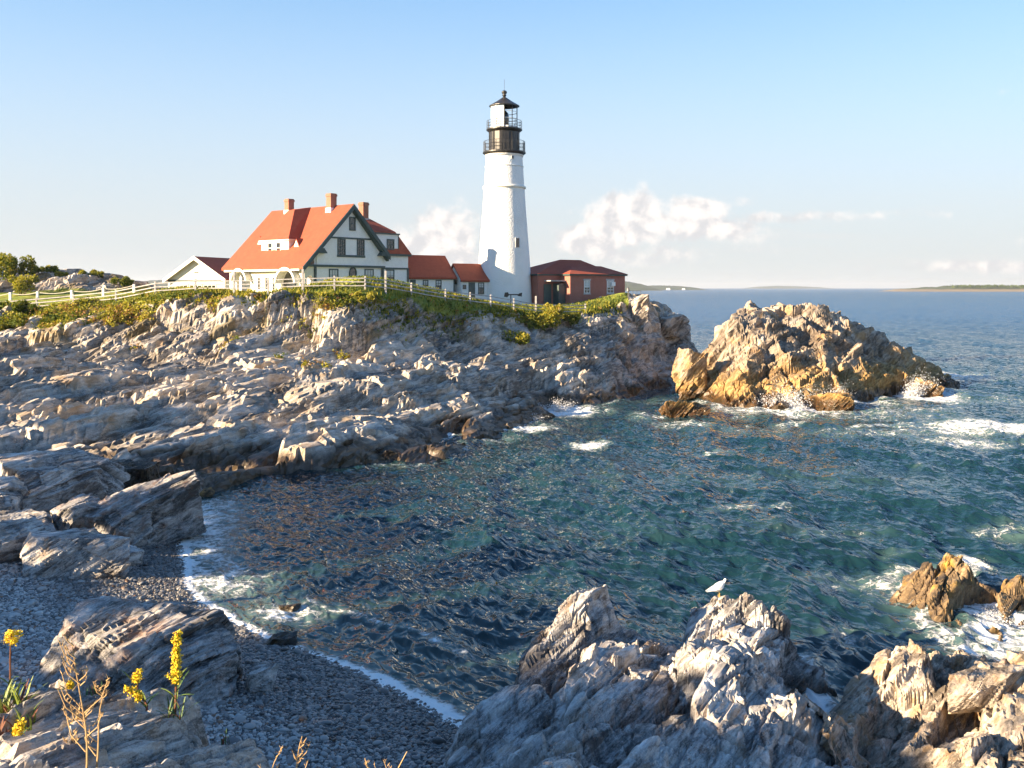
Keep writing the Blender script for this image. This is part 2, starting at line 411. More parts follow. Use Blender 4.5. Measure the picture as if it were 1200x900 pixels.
M['rock_boulder'] = rock_mat('beach boulder rock', light=(.58, .56, .54), mid=(.34, .325, .315), dark=(.09, .085, .08), fine=2.0, rust=(.26, .14, .09), rust_amt=.65, wet_z=-.3, wet_n=.5)
M['rock_wet'] = rock_mat('wet dark rock', light=(.16, .14, .12), mid=(.08, .07, .06), dark=(.035, .03, .028), fine=1.4, rust=(.20, .10, .05), rust_amt=.5, wet_z=9)
# ================================================================ headland
def pp(*rows): return [P3(*r) for r in rows]

crest = [(-120, 372, 99), (-40, 368, 97), (0, 366, 96), (60, 363, 95.5), (110, 359, 95), (145, 352, 93.5), (175, 348, 92), (250, 346, 91), (350, 345, 90.5), (430, 344, 91), (480, 349, 94), (540, 356, 98), (590, 363, 103), (640, 367, 107), (690, 368, 111), (730, 358, 116)]
land_pts = pp(*crest)
# bank below the crest, its foot, then an apron of ledges falling gently to the water: photo column -> (foot distance, foot height, water distance)
APRON = [(-110, 88, 6.6, 54), (-40, 87, 6.5, 55), (0, 86, 6.4, 56.5), (80, 85.5, 6.4, 57), (160, 84.5, 6.4, 57.5), (240, 84, 6.4, 58.5), (320, 85, 6.4, 60), (400, 86.5, 6.3, 61.5), (470, 89.5, 6.1, 66), (540, 93.5, 6.0, 75.5), (600, 98, 6.0, 84.5), (650, 102, 5.9, 94), (700, 105.5, 6.0, 95.5)]
for px, Yf, zf, Yw in APRON:
    Yc = float(np.interp(px, [c[0] for c in crest], [c[2] for c in crest])); zc = CH-(float(np.interp(px, [c[0] for c in crest], [c[1] for c in crest]))-337)/FPX*Yc
    Ym = (Yc+Yf)/2+.9; land_pts.append(((px-600)/FPX*Ym, Ym, (zc+zf)/2+.6))
    for t in (0, .3, .6, .85, .97):
        Y = Yf+(Yw-Yf)*t; z = zf+(.75-zf)*t
        if px >= 650: z = zf+(.6-zf)*t**1.6
        land_pts.append(((px-600)/FPX*Y, Y, z))
land_pts += pp((520, 520, 67.5), (500, 535, 63.5), (470, 528, 64.5), (625, 482, 86),
    (735, 375, 112), (740, 395, 111), (740, 420, 107.5), (745, 442, 104.5),
    (752, 351, 117.5), (765, 372, 118), (770, 395, 117), (770, 420, 113.5), (778, 440, 112),
    (792, 374, 126), (795, 395, 124), (795, 420, 122), (812, 388, 131), (812, 410, 130), (818, 425, 137))
# waterline and the bed of the cove in front of it
wl = [(228, 578, 53.4), (300, 566, 56.2), (400, 556, 58.8), (480, 548, 61), (545, 526, 68.1), (480, 512, 73.5), (560, 511, 74), (632, 491, 83.6), (645, 476, 92.6), (702, 476, 92.6), (765, 456, 108.2), (818, 432, 135.5)]
land_pts += [(x, y, -.05) for x, y, z in pp(*wl)]
land_pts += [(-12, 52, -1.5), (-6, 56, -1.6), (-1, 62, -2), (0, 69, -1.8), (5, 80, -2), (8, 88, -2), (14, 100, -2.2), (22, 110, -2.4), (28, 128, -2.5), (34, 140, -3), (-13, 45, -1.2), (10, 70, -4), (-4, 48, -3), (20, 90, -4)]
land_pts += [(-16, 36, -.3), (-20, 34, .2), (-24, 30, .6), (-13, 38, -.8), (-11, 40, -1), (-18, 44, -.4), (-22, 42, .1), (-27, 44, .7), (-19, 49, -.2), (-24, 49, .5), (-30, 50, 1.4), (-30, 38, 1.2), (-34, 44, 2)]
# plateau behind the crest; the rocky knoll at far left; the far side falling to the sea
land_pts += pp((80, 355, 103), (0, 358, 103), (-110, 362, 106), (20, 346, 112), (90, 346, 112), (150, 345, 112), (190, 343, 110))
land_pts += pp((0, 322, 124), (40, 321, 125), (80, 321, 125), (110, 322, 124.5), (140, 328, 123), (163, 342, 123), (10, 338, 117.5), (60, 338, 118), (110, 340, 118), (-110, 318, 126))
land_pts += [(-40, 112, 10.2), (-30, 104, 10.3), (-24, 97, 10.6), (-24, 112, 10.2), (-15, 104, 10.2), (-8, 108, 9.9), (-6, 120, 9.6), (0, 114, 9.5), (-2, 126, 9.5), (7, 118, 9.6), (12, 124, 9.6), (6, 134, 9.5), (-20, 130, 9.8), (-40, 130, 10.3), (-56, 140, 11),
             (-80, 160, 8), (-50, 160, 7), (-20, 158, 5), (5, 152, 4), (18, 142, 4), (24, 140, 0), (-60, 175, -2), (0, 172, -3), (30, 160, -4), (-90, 180, -2)]
land = TPS(land_pts, .004)
cpx = np.array([c[0] for c in crest]); cY = np.array([c[2] for c in crest])

LAND_SC = [(2.3, 8.5, 5.0, .55, .36), (.95, 3.8, 2.6, .22, .20)]
def green_mask(x, y, z):
    px = 600+FPX*x/y
    e = np.interp(px, cpx, cY)
    g = sstep(-1.2, .6, y-e+fbm(x, y, z, 4, 3, 5)*1.4)
    # the knoll stays rock on its face; the far tip beyond the brick house is bare
    knoll = sstep(11.0, 11.8, z)*sstep(220, 170, px)*sstep(114, 116, y)
    return g*(1-knoll)*sstep(742, 732, px)

def make_headland():
    S, Rr, X, Y = rock_grid(-84, 36, 46, 140, .28, .165)
    PX = 600+FPX*X/np.maximum(Y, 1)
    ok = (PX > -330) & (PX < 850) & (Y > 44) & (Y < 150)
    Z = np.clip(land(X, Y), -3, 15)
    g = np.zeros(X.shape); g[ok] = green_mask(X[ok], Y[ok], Z[ok])
    B = Z.copy()
    Z = Z+fbm(X, Y, X*0, 9, 3, 40)*.35*(1-g)
    # tilted beds: each rises gently toward the right and breaks off, so its back faces the low sun
    def saw(per, amp, seed):
        q = Rr/per+fbm(X, Y, X*0, per*5, 2, seed)*.5; i = np.floor(q); f = q-i
        return amp*(np.where(f < .86, f/.86, (1-f)/.14)-.5)*(.35+1.0*_hash(i, np.floor(S/(per*2.6)+7*_hash(i, i*0, i*0, seed+1)), i*0, seed+2))
    lo = sstep(-.3, 1.2, Z)
    Z = Z+(saw(5.2, .55, 200)+saw(1.9, .22, 210))*(1-g)*lo
    Z, h1 = facet(Z, S, Rr, 7.5, 3.2, .95, .30, .08, 101)
    Z, h2 = facet(Z, S, Rr, 2.8, 1.2, .34, .35, .40, 113)
    Z = B*g+Z*(1-g)
    V = np.stack([X.ravel(), Y.ravel(), Z.ravel()], -1)
    d, hv = rock_offset(V, LAND_SC, 3)
    lowk = .45+.55*sstep(-.6, 1.6, V[:, 2])
    N = grid_normals(np.stack([X.ravel(), Y.ravel(), B.ravel()], -1), *X.shape)
    V = V+N*(d*(1-g.ravel()*.97)*lowk)[:, None]
    V[:, 2] += g.ravel()*fbm(V[:, 0], V[:, 1], V[:, 2]*0, 3, 3, 77)*.10
    F = grid_faces(*X.shape)[:, ::-1]; keep = ok.ravel()[F].all(1) & (V[F, 2].max(1) > -1.2)
    F = F[keep]; used = np.unique(F); idx = np.full(len(V), -1); idx[used] = np.arange(len(used))
    V = V[used]; hb = (.55*h1.ravel()+.25*h2.ravel()+.2*hv)[used]; gg = g.ravel()[used]
    # dry far side, coarse
    me = np_mesh('headland', V, idx[F], attrs={'block': hb, 'green': gg})
    o = link('headland', me, M['headland']); tag(o, kind='structure')
    return V, gg

def headland_mat():
    m = M['rock'].copy(); m.name = 'headland rock and turf'
    T = NT(m.node_tree); b = [n for n in T.n if n.type == 'BSDF_PRINCIPLED'][0]
    p = pos(T); g = T.attr('green')
    col = b.inputs['Base Color'].links[0].from_socket
    n = T.noise(p, .5, 5, .6); n2 = T.noise(p, 6, 4, .7)
    grass = T.mix(T.ramp(n, .35, .65), (.17, .22, .03), (.27, .27, .05))
    grass = T.mix(T.math('MULTIPLY', T.ramp(n2, .4, .7), .5), grass, (.10, .13, .025))
    # soil and dry turf in hollows of the upper ledges
    z = T.sep(p)[2]
    soil = T.math('MULTIPLY', T.ramp(T.noise(p, .33, 5, .62), .52, .62), T.ramp(z, 5.0, 7.5))
    col = T.mix(T.math('MULTIPLY', soil, .75), col, T.mix(T.ramp(n2, .4, .6), (.10, .075, .03), (.16, .12, .04)))
    T.put(b, 'Base Color', T.mix(T.ramp(g, .35, .65), col, grass))
    return m
M['headland'] = headland_mat()
HV, HG = make_headland()

def ground(x, y):
    """height of the finished headland at (x, y)"""
    return float(HV[((HV[:, 0]-x)**2+(HV[:, 1]-y)**2).argmin(), 2])

# ================================================================ rocks of their own: height fields with real flanks, and boulders
def outcrop(name, pts, x0, x1, y0, y1, ds, dr, m, facets, scales, seed, label=None, cat='rock', base_noise=(1.5, .15), kind=None):
    f = pts if callable(pts) else TPS(pts, .0008)
    S, Rr, X, Y = rock_grid(x0, x1, y0, y1, ds, dr)
    ok = (X > x0) & (X < x1) & (Y > y0) & (Y < y1)
    Z = np.clip(f(X, Y), -3, 14)
    Z = Z+fbm(X, Y, X*0, base_noise[0], 3, seed+90)*base_noise[1]
    base = Z.copy(); hb = np.zeros(X.shape)
    for n, (cs, cr, off, tilt, keep) in enumerate(facets):
        Z, h = facet(Z, S, Rr, cs, cr, off, tilt, keep, seed+13*n); hb = hb+h*(.55, .3, .15)[n]
    B3 = np.stack([X.ravel(), Y.ravel(), base.ravel()], -1); N = grid_normals(B3, *X.shape)
    V = np.stack([X.ravel(), Y.ravel(), Z.ravel()], -1)
    d, hv = rock_offset(V, scales, seed); V = V+N*d[:, None]
    F = grid_faces(*X.shape)[:, ::-1]
    keep = ok.ravel()[F].all(1) & (V[F, 2].max(1) > -1.0)
    F = F[keep]; used = np.unique(F); idx = np.full(len(V), -1); idx[used] = np.arange(len(used))
    me = np_mesh(name, V[used], idx[F], attrs={'block': (hb.ravel()*.8+hv*.2)[used]})
    o = link(name, me, m); tag(o, label, cat, None, kind)
    return o, V[used]

def ring(cx, cy, rx, ry, z, n=14, a=0.0):
    return [(cx+rx*math.cos(t)*math.cos(a)-ry*math.sin(t)*math.sin(a), cy+rx*math.cos(t)*math.sin(a)+ry*math.sin(t)*math.cos(a), z) for t in np.linspace(0, 2*math.pi, n, endpoint=False)]

# --- the big islet off the point
isl = pp((868, 384, 102), (895, 373, 105.5), (930, 370, 107), (965, 370, 108), (992, 376, 108), (905, 385, 101), (940, 385, 103), (970, 385, 105), (1000, 391, 108), (1035, 399, 112), (1065, 412, 115), (1085, 425, 119),
         (845, 385, 104), (840, 410, 101), (835, 440, 98.5), (880, 410, 99), (930, 415, 99), (980, 418, 101), (1020, 425, 103), (1050, 435, 105), (880, 440, 96), (930, 445, 95.5), (980, 448, 97), (1030, 455, 99), (826, 462, 97.5), (880, 462, 94), (1070, 450, 104), (895, 362, 110))
iw = [(812, 470, 96.7), (850, 474, 94), (890, 477, 92), (940, 477, 92), (990, 470, 96.7), (1040, 465, 100.5), (1085, 458, 106), (1098, 438, 127)]
isl += [(x, y, -.1) for x, y, z in pp(*iw)]
isl += [(x*1.0, y-2.6, -2.2) for x, y, z in pp(*iw)]
isl += [(22, 112, 3.0), (24, 118, 0), (30, 120, 3), (40, 124, 2.5), (48, 127, 1.2), (30, 126, -1.5), (40, 131, -1.5), (52, 134, -1.5), (57, 132, -1.5), (16.5, 97, -2.4), (17, 104, -2.4), (19, 112, -2.4), (19.8, 102, .3), (64, 120, -2.4), (56, 112, -2.2)]
ISL, ISLV = outcrop('sea_islet', isl, 15, 66, 87, 136, .2, .13, M['rock_islet'], [(6.5, 3.8, 1.3, .45, .04), (2.6, 1.7, .6, .6, .22)], [(2.3, 6.0, 3.6, .5, .30), (.95, 3.0, 2.0, .24, .16)], 15,
     'large ochre rock islet with breaking waves, off the point right of the lighthouse', 'rock', base_noise=(5, .2))

# --- the right foreground outcrop the gull stands on
rb = pp((668, 714, 27.2), (690, 711, 27.5), (712, 714, 27.5), (652, 722, 26.6), (645, 752, 25.6), (700, 735, 26.3), (715, 760, 25.6), (625, 785, 24.4), (590, 815, 23.2), (560, 850, 22.4), (522, 888, 21.6),
        (620, 860, 20.8), (570, 895, 20.2), (670, 790, 23.6), (665, 840, 21.2), (670, 893, 19.0), (735, 752, 26.6), (765, 744, 27.2), (800, 744, 27.6), (822, 742, 27.8),
        (832, 692, 29.3), (848, 690, 29.4), (872, 702, 29.2), (905, 725, 28.8), (935, 745, 28.2), (960, 772, 27.4), (800, 765, 25.6), (828, 764, 24.2), (855, 766, 24.3), (900, 780, 24.2), (760, 780, 24.8), (740, 800, 23.4), (790, 800, 22.6), (720, 845, 20.8), (770, 850, 20.2), (830, 830, 21.2), (880, 820, 21.8), (915, 815, 22.6), (935, 850, 21.6), (900, 870, 20.0), (820, 880, 19.2), (750, 893, 18.8), (930, 893, 19.8), (860, 740, 27.6), (890, 755, 26.8), (850, 755, 26.2))
rb += [(x, y, -.1) for x, y, z in pp((972, 792, 28.3), (958, 818, 26.7), (945, 850, 25.1))]
rb += [(.3, 27.5, -.3), (1.2, 29.4, -.8), (2.8, 29.9, -.9), (3.6, 29.4, -.6), (5, 30, -.6), (5.9, 31.3, -1.0), (7.2, 31.3, -1.0), (8.6, 30.6, -1), (10, 29.3, -1.2), (-.7, 25.2, -.2), (-1.4, 23.6, -.1), (-2.4, 21.8, -.1), (-2.9, 20, .2), (8.4, 25.6, -.6), (7.9, 24.2, -.1),
       (-3, 17, 1.5), (0, 16.5, 2.2), (4, 16, 2.3), (8, 16.5, 1.6), (0, 13, 3.0), (5, 13, 3.0), (9, 13, 2.4)]
NEAR_SC = [(.85, 3.4, 2.2, .22, .14), (.30, 1.7, 1.2, .07, .05)]
NEAR_FC = [(2.8, 1.35, .78, .65, .03), (1.0, .55, .17, .5, .35)]
RB, RBV = outcrop('shore_outcrop', rb, -4.2, 10.4, 13, 32.5, .052, .040, M['rock_near'], NEAR_FC, NEAR_SC, 21,
     'jagged grey tilted rock outcrop in the foreground that the white gull stands on', 'rock', base_noise=(1.6, .14))
# --- the sunlit outcrop at bottom right
rc = pp((985, 800, 24.6), (1010, 782, 25.6), (1050, 775, 26.2), (1085, 766, 26.6), (1112, 758, 26.8), (1130, 772, 26.2), (1165, 800, 25.0), (1199, 785, 26.2), (1250, 785, 26.2), (965, 830, 22.4), (955, 870, 20.6), (1010, 840, 21.8), (1060, 815, 23.6), (1110, 812, 23.8), (1140, 835, 23.0), (1190, 830, 22.8), (1060, 860, 20.6), (1120, 865, 20.4), (1180, 868, 20.2), (1010, 890, 19.4), (1100, 897, 18.6), (1199, 895, 18.6), (1260, 840, 22), (1300, 900, 19))
rc += [(7.75, 19.5, -.3), (8.2, 21.5, -.4), (8.6, 23.5, -.6), (9.2, 25.5, -.8), (9.8, 27.4, -1), (11, 28.8, -1), (12.6, 28.9, -1), (14, 28.8, -1), (16, 29, -1), (18, 28, -1), (19, 24, -.6), (19, 19, .5), (7.5, 17, .4), (10, 15.5, 2.4), (15, 15, 2.4), (8, 13, 1.5), (14, 12, 3)]
RCO, _ = outcrop('shore_outcrop', rc, 7, 19.5, 13, 29.5, .06, .048, M['rock_warm'], NEAR_FC, NEAR_SC, 33,
     'sunlit tan rock outcrop at the bottom right corner, beside the narrow channel', 'rock', base_noise=(1.2, .16))
# --- the weed-gold slab in the surf at right
rd = pp((1062, 672, 35.2), (1078, 661, 36.2), (1098, 668, 35.8), (1120, 664, 36.4), (1140, 672, 36.2), (1165, 680, 36.0), (1190, 690, 35.6), (1085, 700, 33.8), (1105, 722, 32.6), (1120, 740, 31.7), (1120, 700, 34.4), (1150, 705, 34.6), (1080, 730, 32.9), (1240, 690, 36))
rd += [(14.1, 34.6, -.9), (14.4, 33, -.9), (14.2, 36.4, -1), (15.4, 37.6, -1), (17, 38.2, -1), (19, 38, -1), (21.5, 37.6, -1), (14.6, 31, -1), (15.6, 30.4, -1), (16.6, 32, -.6), (17.5, 33, -.5), (19, 33.6, -.5), (21, 33.8, -.6), (22, 36, -.9)]
RDO, _ = outcrop('tide_rock', rd, 13.4, 22, 29.8, 38.6, .05, .04, M['rock_weedy'], NEAR_FC, NEAR_SC, 47, 'slanting weed-gold rock awash in white surf at the right edge', 'rock', base_noise=(.9, .12))
# --- the ledge right under the camera, bottom left
ra = pp((-60, 768, 10.6), (0, 772, 10.2), (60, 782, 9.9), (130, 802, 9.5), (200, 812, 9.25), (255, 818, 9.1), (285, 850, 8.5), (345, 888, 7.9), (0, 830, 8.6), (100, 850, 8.3), (200, 860, 8.15), (0, 895, 7.3), (120, 895, 7.3), (240, 893, 7.5), (300, 898, 7.5), (-100, 850, 8.4))
ra += [(-9, 10, 7.9), (-8, 6, 8.6), (-3, 5, 8.7), (1, 4, 8.2), (3, 3, 8.0), (4, 6, 6.6), (-8, 2, 10), (-3, 1, 10.1), (0, 0, 10.1), (-1.2, 7.0, 7.9), (0, 6.2, 7.6), (-9, 14, 7.6), (-5, 13, 7.6), (0, 10, 7.6), (4, 9, 6.5)]
ra_top = TPS(ra, .002)
def ledge_height(x, y):
    e = np.interp(x, [-9, -6.4, -5.56, -4.9, -4.06, -3.36, -2.85, -2.43, -1.83, -1.2, .5, 3, 4], [11.6, 10.75, 10.3, 10.0, 9.62, 9.4, 9.25, 8.7, 8.1, 7.35, 6.5, 5.2, 4.2])
    d = y-e-fbm(x, y, x*0, 1.6, 2, 8)*.18
    return ra_top(x, y)-3.6*sstep(0, .55, d)-2.2*sstep(.5, 3.2, d)
LEDGE_SC = [(.42, 2.8, 1.6, .17, .05), (.15, 1.6, 1.0, .08, .03), (.055, .8, .6, .024, .014)]
LEDGE_FC = [(2.4, .9, .24, .22, .10), (.9, .3, .06, .25, .3)]
RAO, RAV = outcrop('cliff_ledge', ledge_height, -9.0, 3.6, 1.5, 14.0, .04, .028, M['rock_ledge'], LEDGE_FC, LEDGE_SC, 55, 'layered grey rock ledge in the bottom left corner where the goldenrod grows', 'rock', base_noise=(.9, .07))
def ledge_z(x, y):
    return float(RAV[((RAV[:, 0]-x)**2+(RAV[:, 1]-y)**2).argmin(), 2])

# --- boulders: blocks cut by joint planes, then fractured along the same beds
def boulder(name, c, dims, rz, seed, m, label, group=None, n=42, ncut=9, scales=None, tiltx=0.0, tilty=0.0, amp=1.0, box=.74):
    rg = np.random.RandomState(seed); n = int(n*.78)
    lin = np.linspace(-1, 1, n); A, B = np.meshgrid(lin, lin, indexing='ij'); A, B = A.ravel(), B.ravel(); one = np.ones_like(A)
    Vs, Fs = [], []
    for s in range(6):
        ax, sg = s//2, (1, -1)[s % 2]
        q = [None]*3; q[ax] = one*sg; q[(ax+1) % 3] = A*sg; q[(ax+2) % 3] = B
        Vs.append(np.stack(q, -1)); Fs.append(grid_faces(n, n)+s*n*n)
    V = np.concatenate(Vs); F = np.concatenate(Fs)
    V = V/np.linalg.norm(V, axis=1, keepdims=True)*np.maximum(1, 1)
    Dn = V.copy()
    # support distance of a polyhedron of random planes
    pl = rg.normal(size=(ncut, 3)); pl /= np.linalg.norm(pl, axis=1, keepdims=True)
    axes = np.concatenate([np.eye(3), -np.eye(3)]); axes = axes+rg.normal(size=axes.shape)*.16; axes /= np.linalg.norm(axes, axis=1, keepdims=True)
    pl = np.concatenate([axes, pl]); off = np.concatenate([np.full(6, box)+rg.rand(6)*.12, .86+rg.rand(ncut)*.15])
    dd = Dn@pl.T; r = np.where(dd > .05, off/np.maximum(dd, .05), 9).min(1)
    V = Dn*r[:, None]*np.array(dims)*.5
    ca, sa = math.cos(tiltx), math.sin(tiltx); V = V@np.array([[1, 0, 0], [0, ca, -sa], [0, sa, ca]]).T
    ca, sa = math.cos(tilty), math.sin(tilty); V = V@np.array([[ca, 0, sa], [0, 1, 0], [-sa, 0, ca]]).T
    ca, sa = math.cos(rz), math.sin(rz); V = V@np.array([[ca, -sa, 0], [sa, ca, 0], [0, 0, 1]]).T
    # fuse the six patches
    key = np.round(V/ (max(dims)*1e-4)).astype(np.int64); _, first, inv = np.unique(key, axis=0, return_index=True, return_inverse=True)
    V = V[first]; F = inv.ravel()[F]
    N = V/np.linalg.norm(V, axis=1, keepdims=True)
    W = V+np.array(c)
    sz = float(np.mean(dims))
    scales = scales or [(.16*sz, .7*sz, .5*sz, .05*sz*amp, .012*sz), (.06*sz, .3*sz, .2*sz, .022*sz*amp, .006*sz), (.025*sz, .12*sz, .09*sz, .008*sz, 0)]
    d, hv = rock_offset(W, scales, seed)
    V = V+N*d[:, None]
    zmin = V[:, 2].min()
    me = np_mesh(name, V, F, attrs={'block': hv})
    o = link(name, me, m); o.location = c
    tag(o, label, 'rock', group)
    return o

def beach_rocks():
    m = M['rock_boulder']; nr = M['rock_near']
    boulder('beach_boulder', (-10.3, 26.6, .70), (6.4, 4.4, 3.9), R(-24), 4, m, 'big domed brown and grey boulder on the beach behind the near ledge', n=90, ncut=26, amp=.8, box=.93)
    boulder('beach_boulder', (-7.1, 26.5, .62), (.9, .7, .9), R(20), 9, nr, 'small pale stone at the right end of the domed boulder', n=24)
    boulder('layered_block', (-16.6, 43.2, .95), (5.6, 3.2, 3.6), R(38), 14, m, 'layered block at the water corner of the beach, largest of the far boulders', n=80, amp=1.2, tilty=R(-12))
    boulder('layered_block', (-19.6, 42.6, 1.0), (2.6, 2.6, 2.4), R(30), 15, m, 'squarish brown block wedged left of the layered block', n=50)
    boulder('slab_boulder', (-17.6, 37.4, .95), (4.0, 2.9, 2.2), R(22), 17, nr, 'pale grey slab boulder with a dark split face at the top of the beach', n=60, ncut=5, amp=.5)
    boulder('slab_boulder', (-20.0, 37.8, 1.2), (2.6, 1.6, 2.4), R(52), 18, nr, 'leaning grey slab just left of the pale slab boulder', n=44, ncut=5, tiltx=R(28))
    boulder('slab_boulder', (-22.6, 47.2, 1.7), (6.6, 4.6, 3.0), R(30), 22, nr, 'wide pale bedded slab behind the beach, left of the dark hollow', n=80, ncut=6, amp=1.1, tiltx=R(14))
    boulder('slab_boulder', (-25.0, 42.6, 1.6), (5.6, 3.4, 2.4), R(26), 23, nr, 'stepped pale slab at the left edge above the pebbles', n=70, ncut=6, amp=1.1, tiltx=R(12))
    boulder('slab_boulder', (-21.4, 40.6, 1.0), (3.6, 2.6, 1.8), R(40), 26, nr, 'low pale slab between the leaning slab and the stepped slab', n=50, amp=.8)
    boulder('slab_boulder', (-18.6, 40.0, .7), (2.0, 1.5, 1.4), R(12), 27, nr, 'small grey block behind the pale slab boulder', n=36)
    boulder('slab_boulder', (-15.9, 39.0, .45), (1.2, 1.0, .9), R(70), 28, nr, 'smallest loose block on the pebbles below the layered block', n=26)
    boulder('slab_boulder', (-23.6, 38.2, 1.5), (3.4, 2.4, 2.2), R(34), 29, nr, 'grey slab at the left edge behind the leaning slab', n=50, amp=.8)
    boulder('dark_boulder', (-22.0, 53.5, 1.0), (4.0, 2.4, 1.7), R(-8), 31, M['rock_wet'], 'dark wet boulder in the hollow below the grey ledges', n=40)
    boulder('surf_rock', (-7.6, 30.9, -.05), (1.1, .8, .75), R(15), 35, M['rock_wet'], 'dark pointed stone in the wash at the beach edge', n=26)
    boulder('surf_rock', (-8.2, 34.3, -.05), (.8, .5, .4), R(0), 36, M['rock_wet'], 'small dark stone awash beyond the pointed stone', n=20)
    boulder('surf_rock', (-17.4, 53.0, .1), (1.2, .7, .6), R(10), 37, M['rock_weedy'], 'orange brown stone in the white wash past the layered block', n=22)
    boulder('tide_rock', (15.8, 85.8, .25), (4.6, 3.0, 2.3), R(-6), 41, M['rock_islet'], 'low dark rock in the water left of the islet', n=56)
    boulder('tide_rock', (31.2, 90.6, .5), (3.9, 2.8, 2.5), R(-12), 42, M['rock_islet'], 'brown rock just in front of the islet among breaking waves', n=50)
    boulder('tide_rock', (45.6, 103.0, .3), (3.6, 2.6, 2.6), R(-24), 43, M['rock_islet'], 'weedy wedge rock beside the splash at the right foot of the islet', n=46, tilty=R(16))
    boulder('tide_rock', (19.0, 99.5, 2.2), (3.2, 3.6, 6.4), R(10), 44, M['rock_islet'], 'tall tan block split from the left side of the islet', n=56)
    boulder('tide_rock', (47.8, 108.6, .1), (2.8, 1.8, 1.1), R(-24), 45, M['rock_islet'], 'flat dark rock off the right end of the islet', n=36)
    boulder('summit_block', (20.8, 124.0, 6.6), (5.2, 5.0, 3.4), R(20), 48, M['rock'], 'sunlit tan block on top of the point beyond the railing', n=56)
    boulder('summit_block', (15.9, 116.2, 8.6), (2.6, 2.8, 4.6), R(10), 49, M['rock'], 'upright grey pinnacle under the railing at the end of the wall', n=56, ncut=5)
    boulder('surf_rock', (-9.2, 64.2, .15), (3.4, 2.2, 1.3), R(12), 52, M['rock_wet'], 'low wet rock at the mouth of the small inlet', n=40)
    boulder('near_block', (14.3, 25.6, 1.25), (1.6, 1.1, 1.1), R(30), 60, M['rock_warm'], 'rounded tan block on top of the sunlit outcrop', n=36)
    boulder('near_block', (11.8, 23.4, 1.75), (2.6, 1.3, 1.0), R(35), 61, M['rock_warm'], 'smooth pale tan block lying in the notch of the sunlit outcrop', n=40, ncut=14, amp=.35)
# ================================================================ beach
# waterline of the pebble beach, near to far
bl = np.array([(3.5, 20.5), (1.2, 22.6), (-1.4, 25.1), (-4.0, 27.8), (-6.8, 30.1), (-9.2, 32.0), (-11.2, 34.2), (-12.9, 36.6), (-14.0, 39.5), (-15.2, 43), (-16.2, 47), (-18.2, 53)])
def beach_dist(x, y):
    """distance inland of the waterline (positive on the beach)"""
    best = np.full(x.shape, 1e9); sgn = np.ones(x.shape)
    for (ax, ay), (bx, by) in zip(bl[:-1], bl[1:]):
        ex, ey = bx-ax, by-ay; t = np.clip(((x-ax)*ex+(y-ay)*ey)/(ex*ex+ey*ey), 0, 1)
        dx, dy = x-ax-t*ex, y-ay-t*ey; d = dx*dx+dy*dy
        s = np.sign(ex*(y-ay)-ey*(x-ax)); m = d < best; best = np.where(m, d, best); sgn = np.where(m, s, sgn)
    return np.sqrt(best)*sgn
def beach_z(x, y):
    d = beach_dist(x, y)
    return np.where(d > 0, .10*d+.004*d*d, .20*d)+fbm(x, y, x*0, 3, 3, 9)*.05-.01
def make_beach():
    xs = np.linspace(-30, 6, 240); ys = np.linspace(12, 54, 260)
    YY, X = np.meshgrid(ys, xs, indexing='ij'); Z = np.minimum(beach_z(X, YY), 4.0)
    V = np.stack([X.ravel(), YY.ravel(), Z.ravel()], -1); F = grid_faces(len(ys), len(xs))
    keep = V[F, 2].max(1) > -.8; F = F[keep]
    # pebble density: only where the camera side could see them
    u = np.unique(F); idx = np.full(len(V), -1); idx[u] = np.arange(len(u)); V = V[u]; F = idx[F]
    dens = sstep(-.35, -.15, V[:, 2])*sstep(2.9, 2.3, V[:, 2])*sstep(46, 44, V[:, 1])*sstep(-24, -22, V[:, 0])
    me = np_mesh('beach', V, F, True, {'density': dens})
    o = link('beach', me, M['shingle']); tag(o, kind='structure')
    return o, V, F, dens
def shingle_mat():
    m, T = pbsdf('shingle bed'); p = pos(T)
    c = T.mix(T.ramp(T.noise(p, 30, 4, .7), .35, .65), (.035, .036, .04), (.12, .12, .125))
    T.put(T.b, 'Base Color', c); T.put(T.b, 'Roughness', .6); T.put(T.b, 'Normal', T.bump(T.voro(p, 16), .9, .06)); return m
def pebble_mat():
    m, T = pbsdf('beach pebble'); p = pos(T)
    an = T.new('ShaderNodeAttribute', attribute_name='tone', attribute_type='INSTANCER'); r = an.outputs['Fac']; z = T.sep(p)[2]
    dry = T.ramp(T.math('ADD', z, T.math('MULTIPLY', T.noise(p, .6, 3), .5)), .35, 1.25)
    g = T.mix(r, (.13, .125, .125), (.66, .645, .62)); g = T.mix(T.ramp(r, .90, .93), g, (.26, .15, .09)); g = T.mix(T.ramp(r, .96, .97), g, (.55, .54, .52))
    w = T.mix(1.0, g, (.40, .39, .38), 'MULTIPLY')
    T.put(T.b, 'Base Color', T.mix(dry, w, g)); T.put(T.b, 'Roughness', T.ramp(dry, 0, 1, .30, .75))
    return m
M['shingle'] = shingle_mat(); M['pebble'] = pebble_mat()

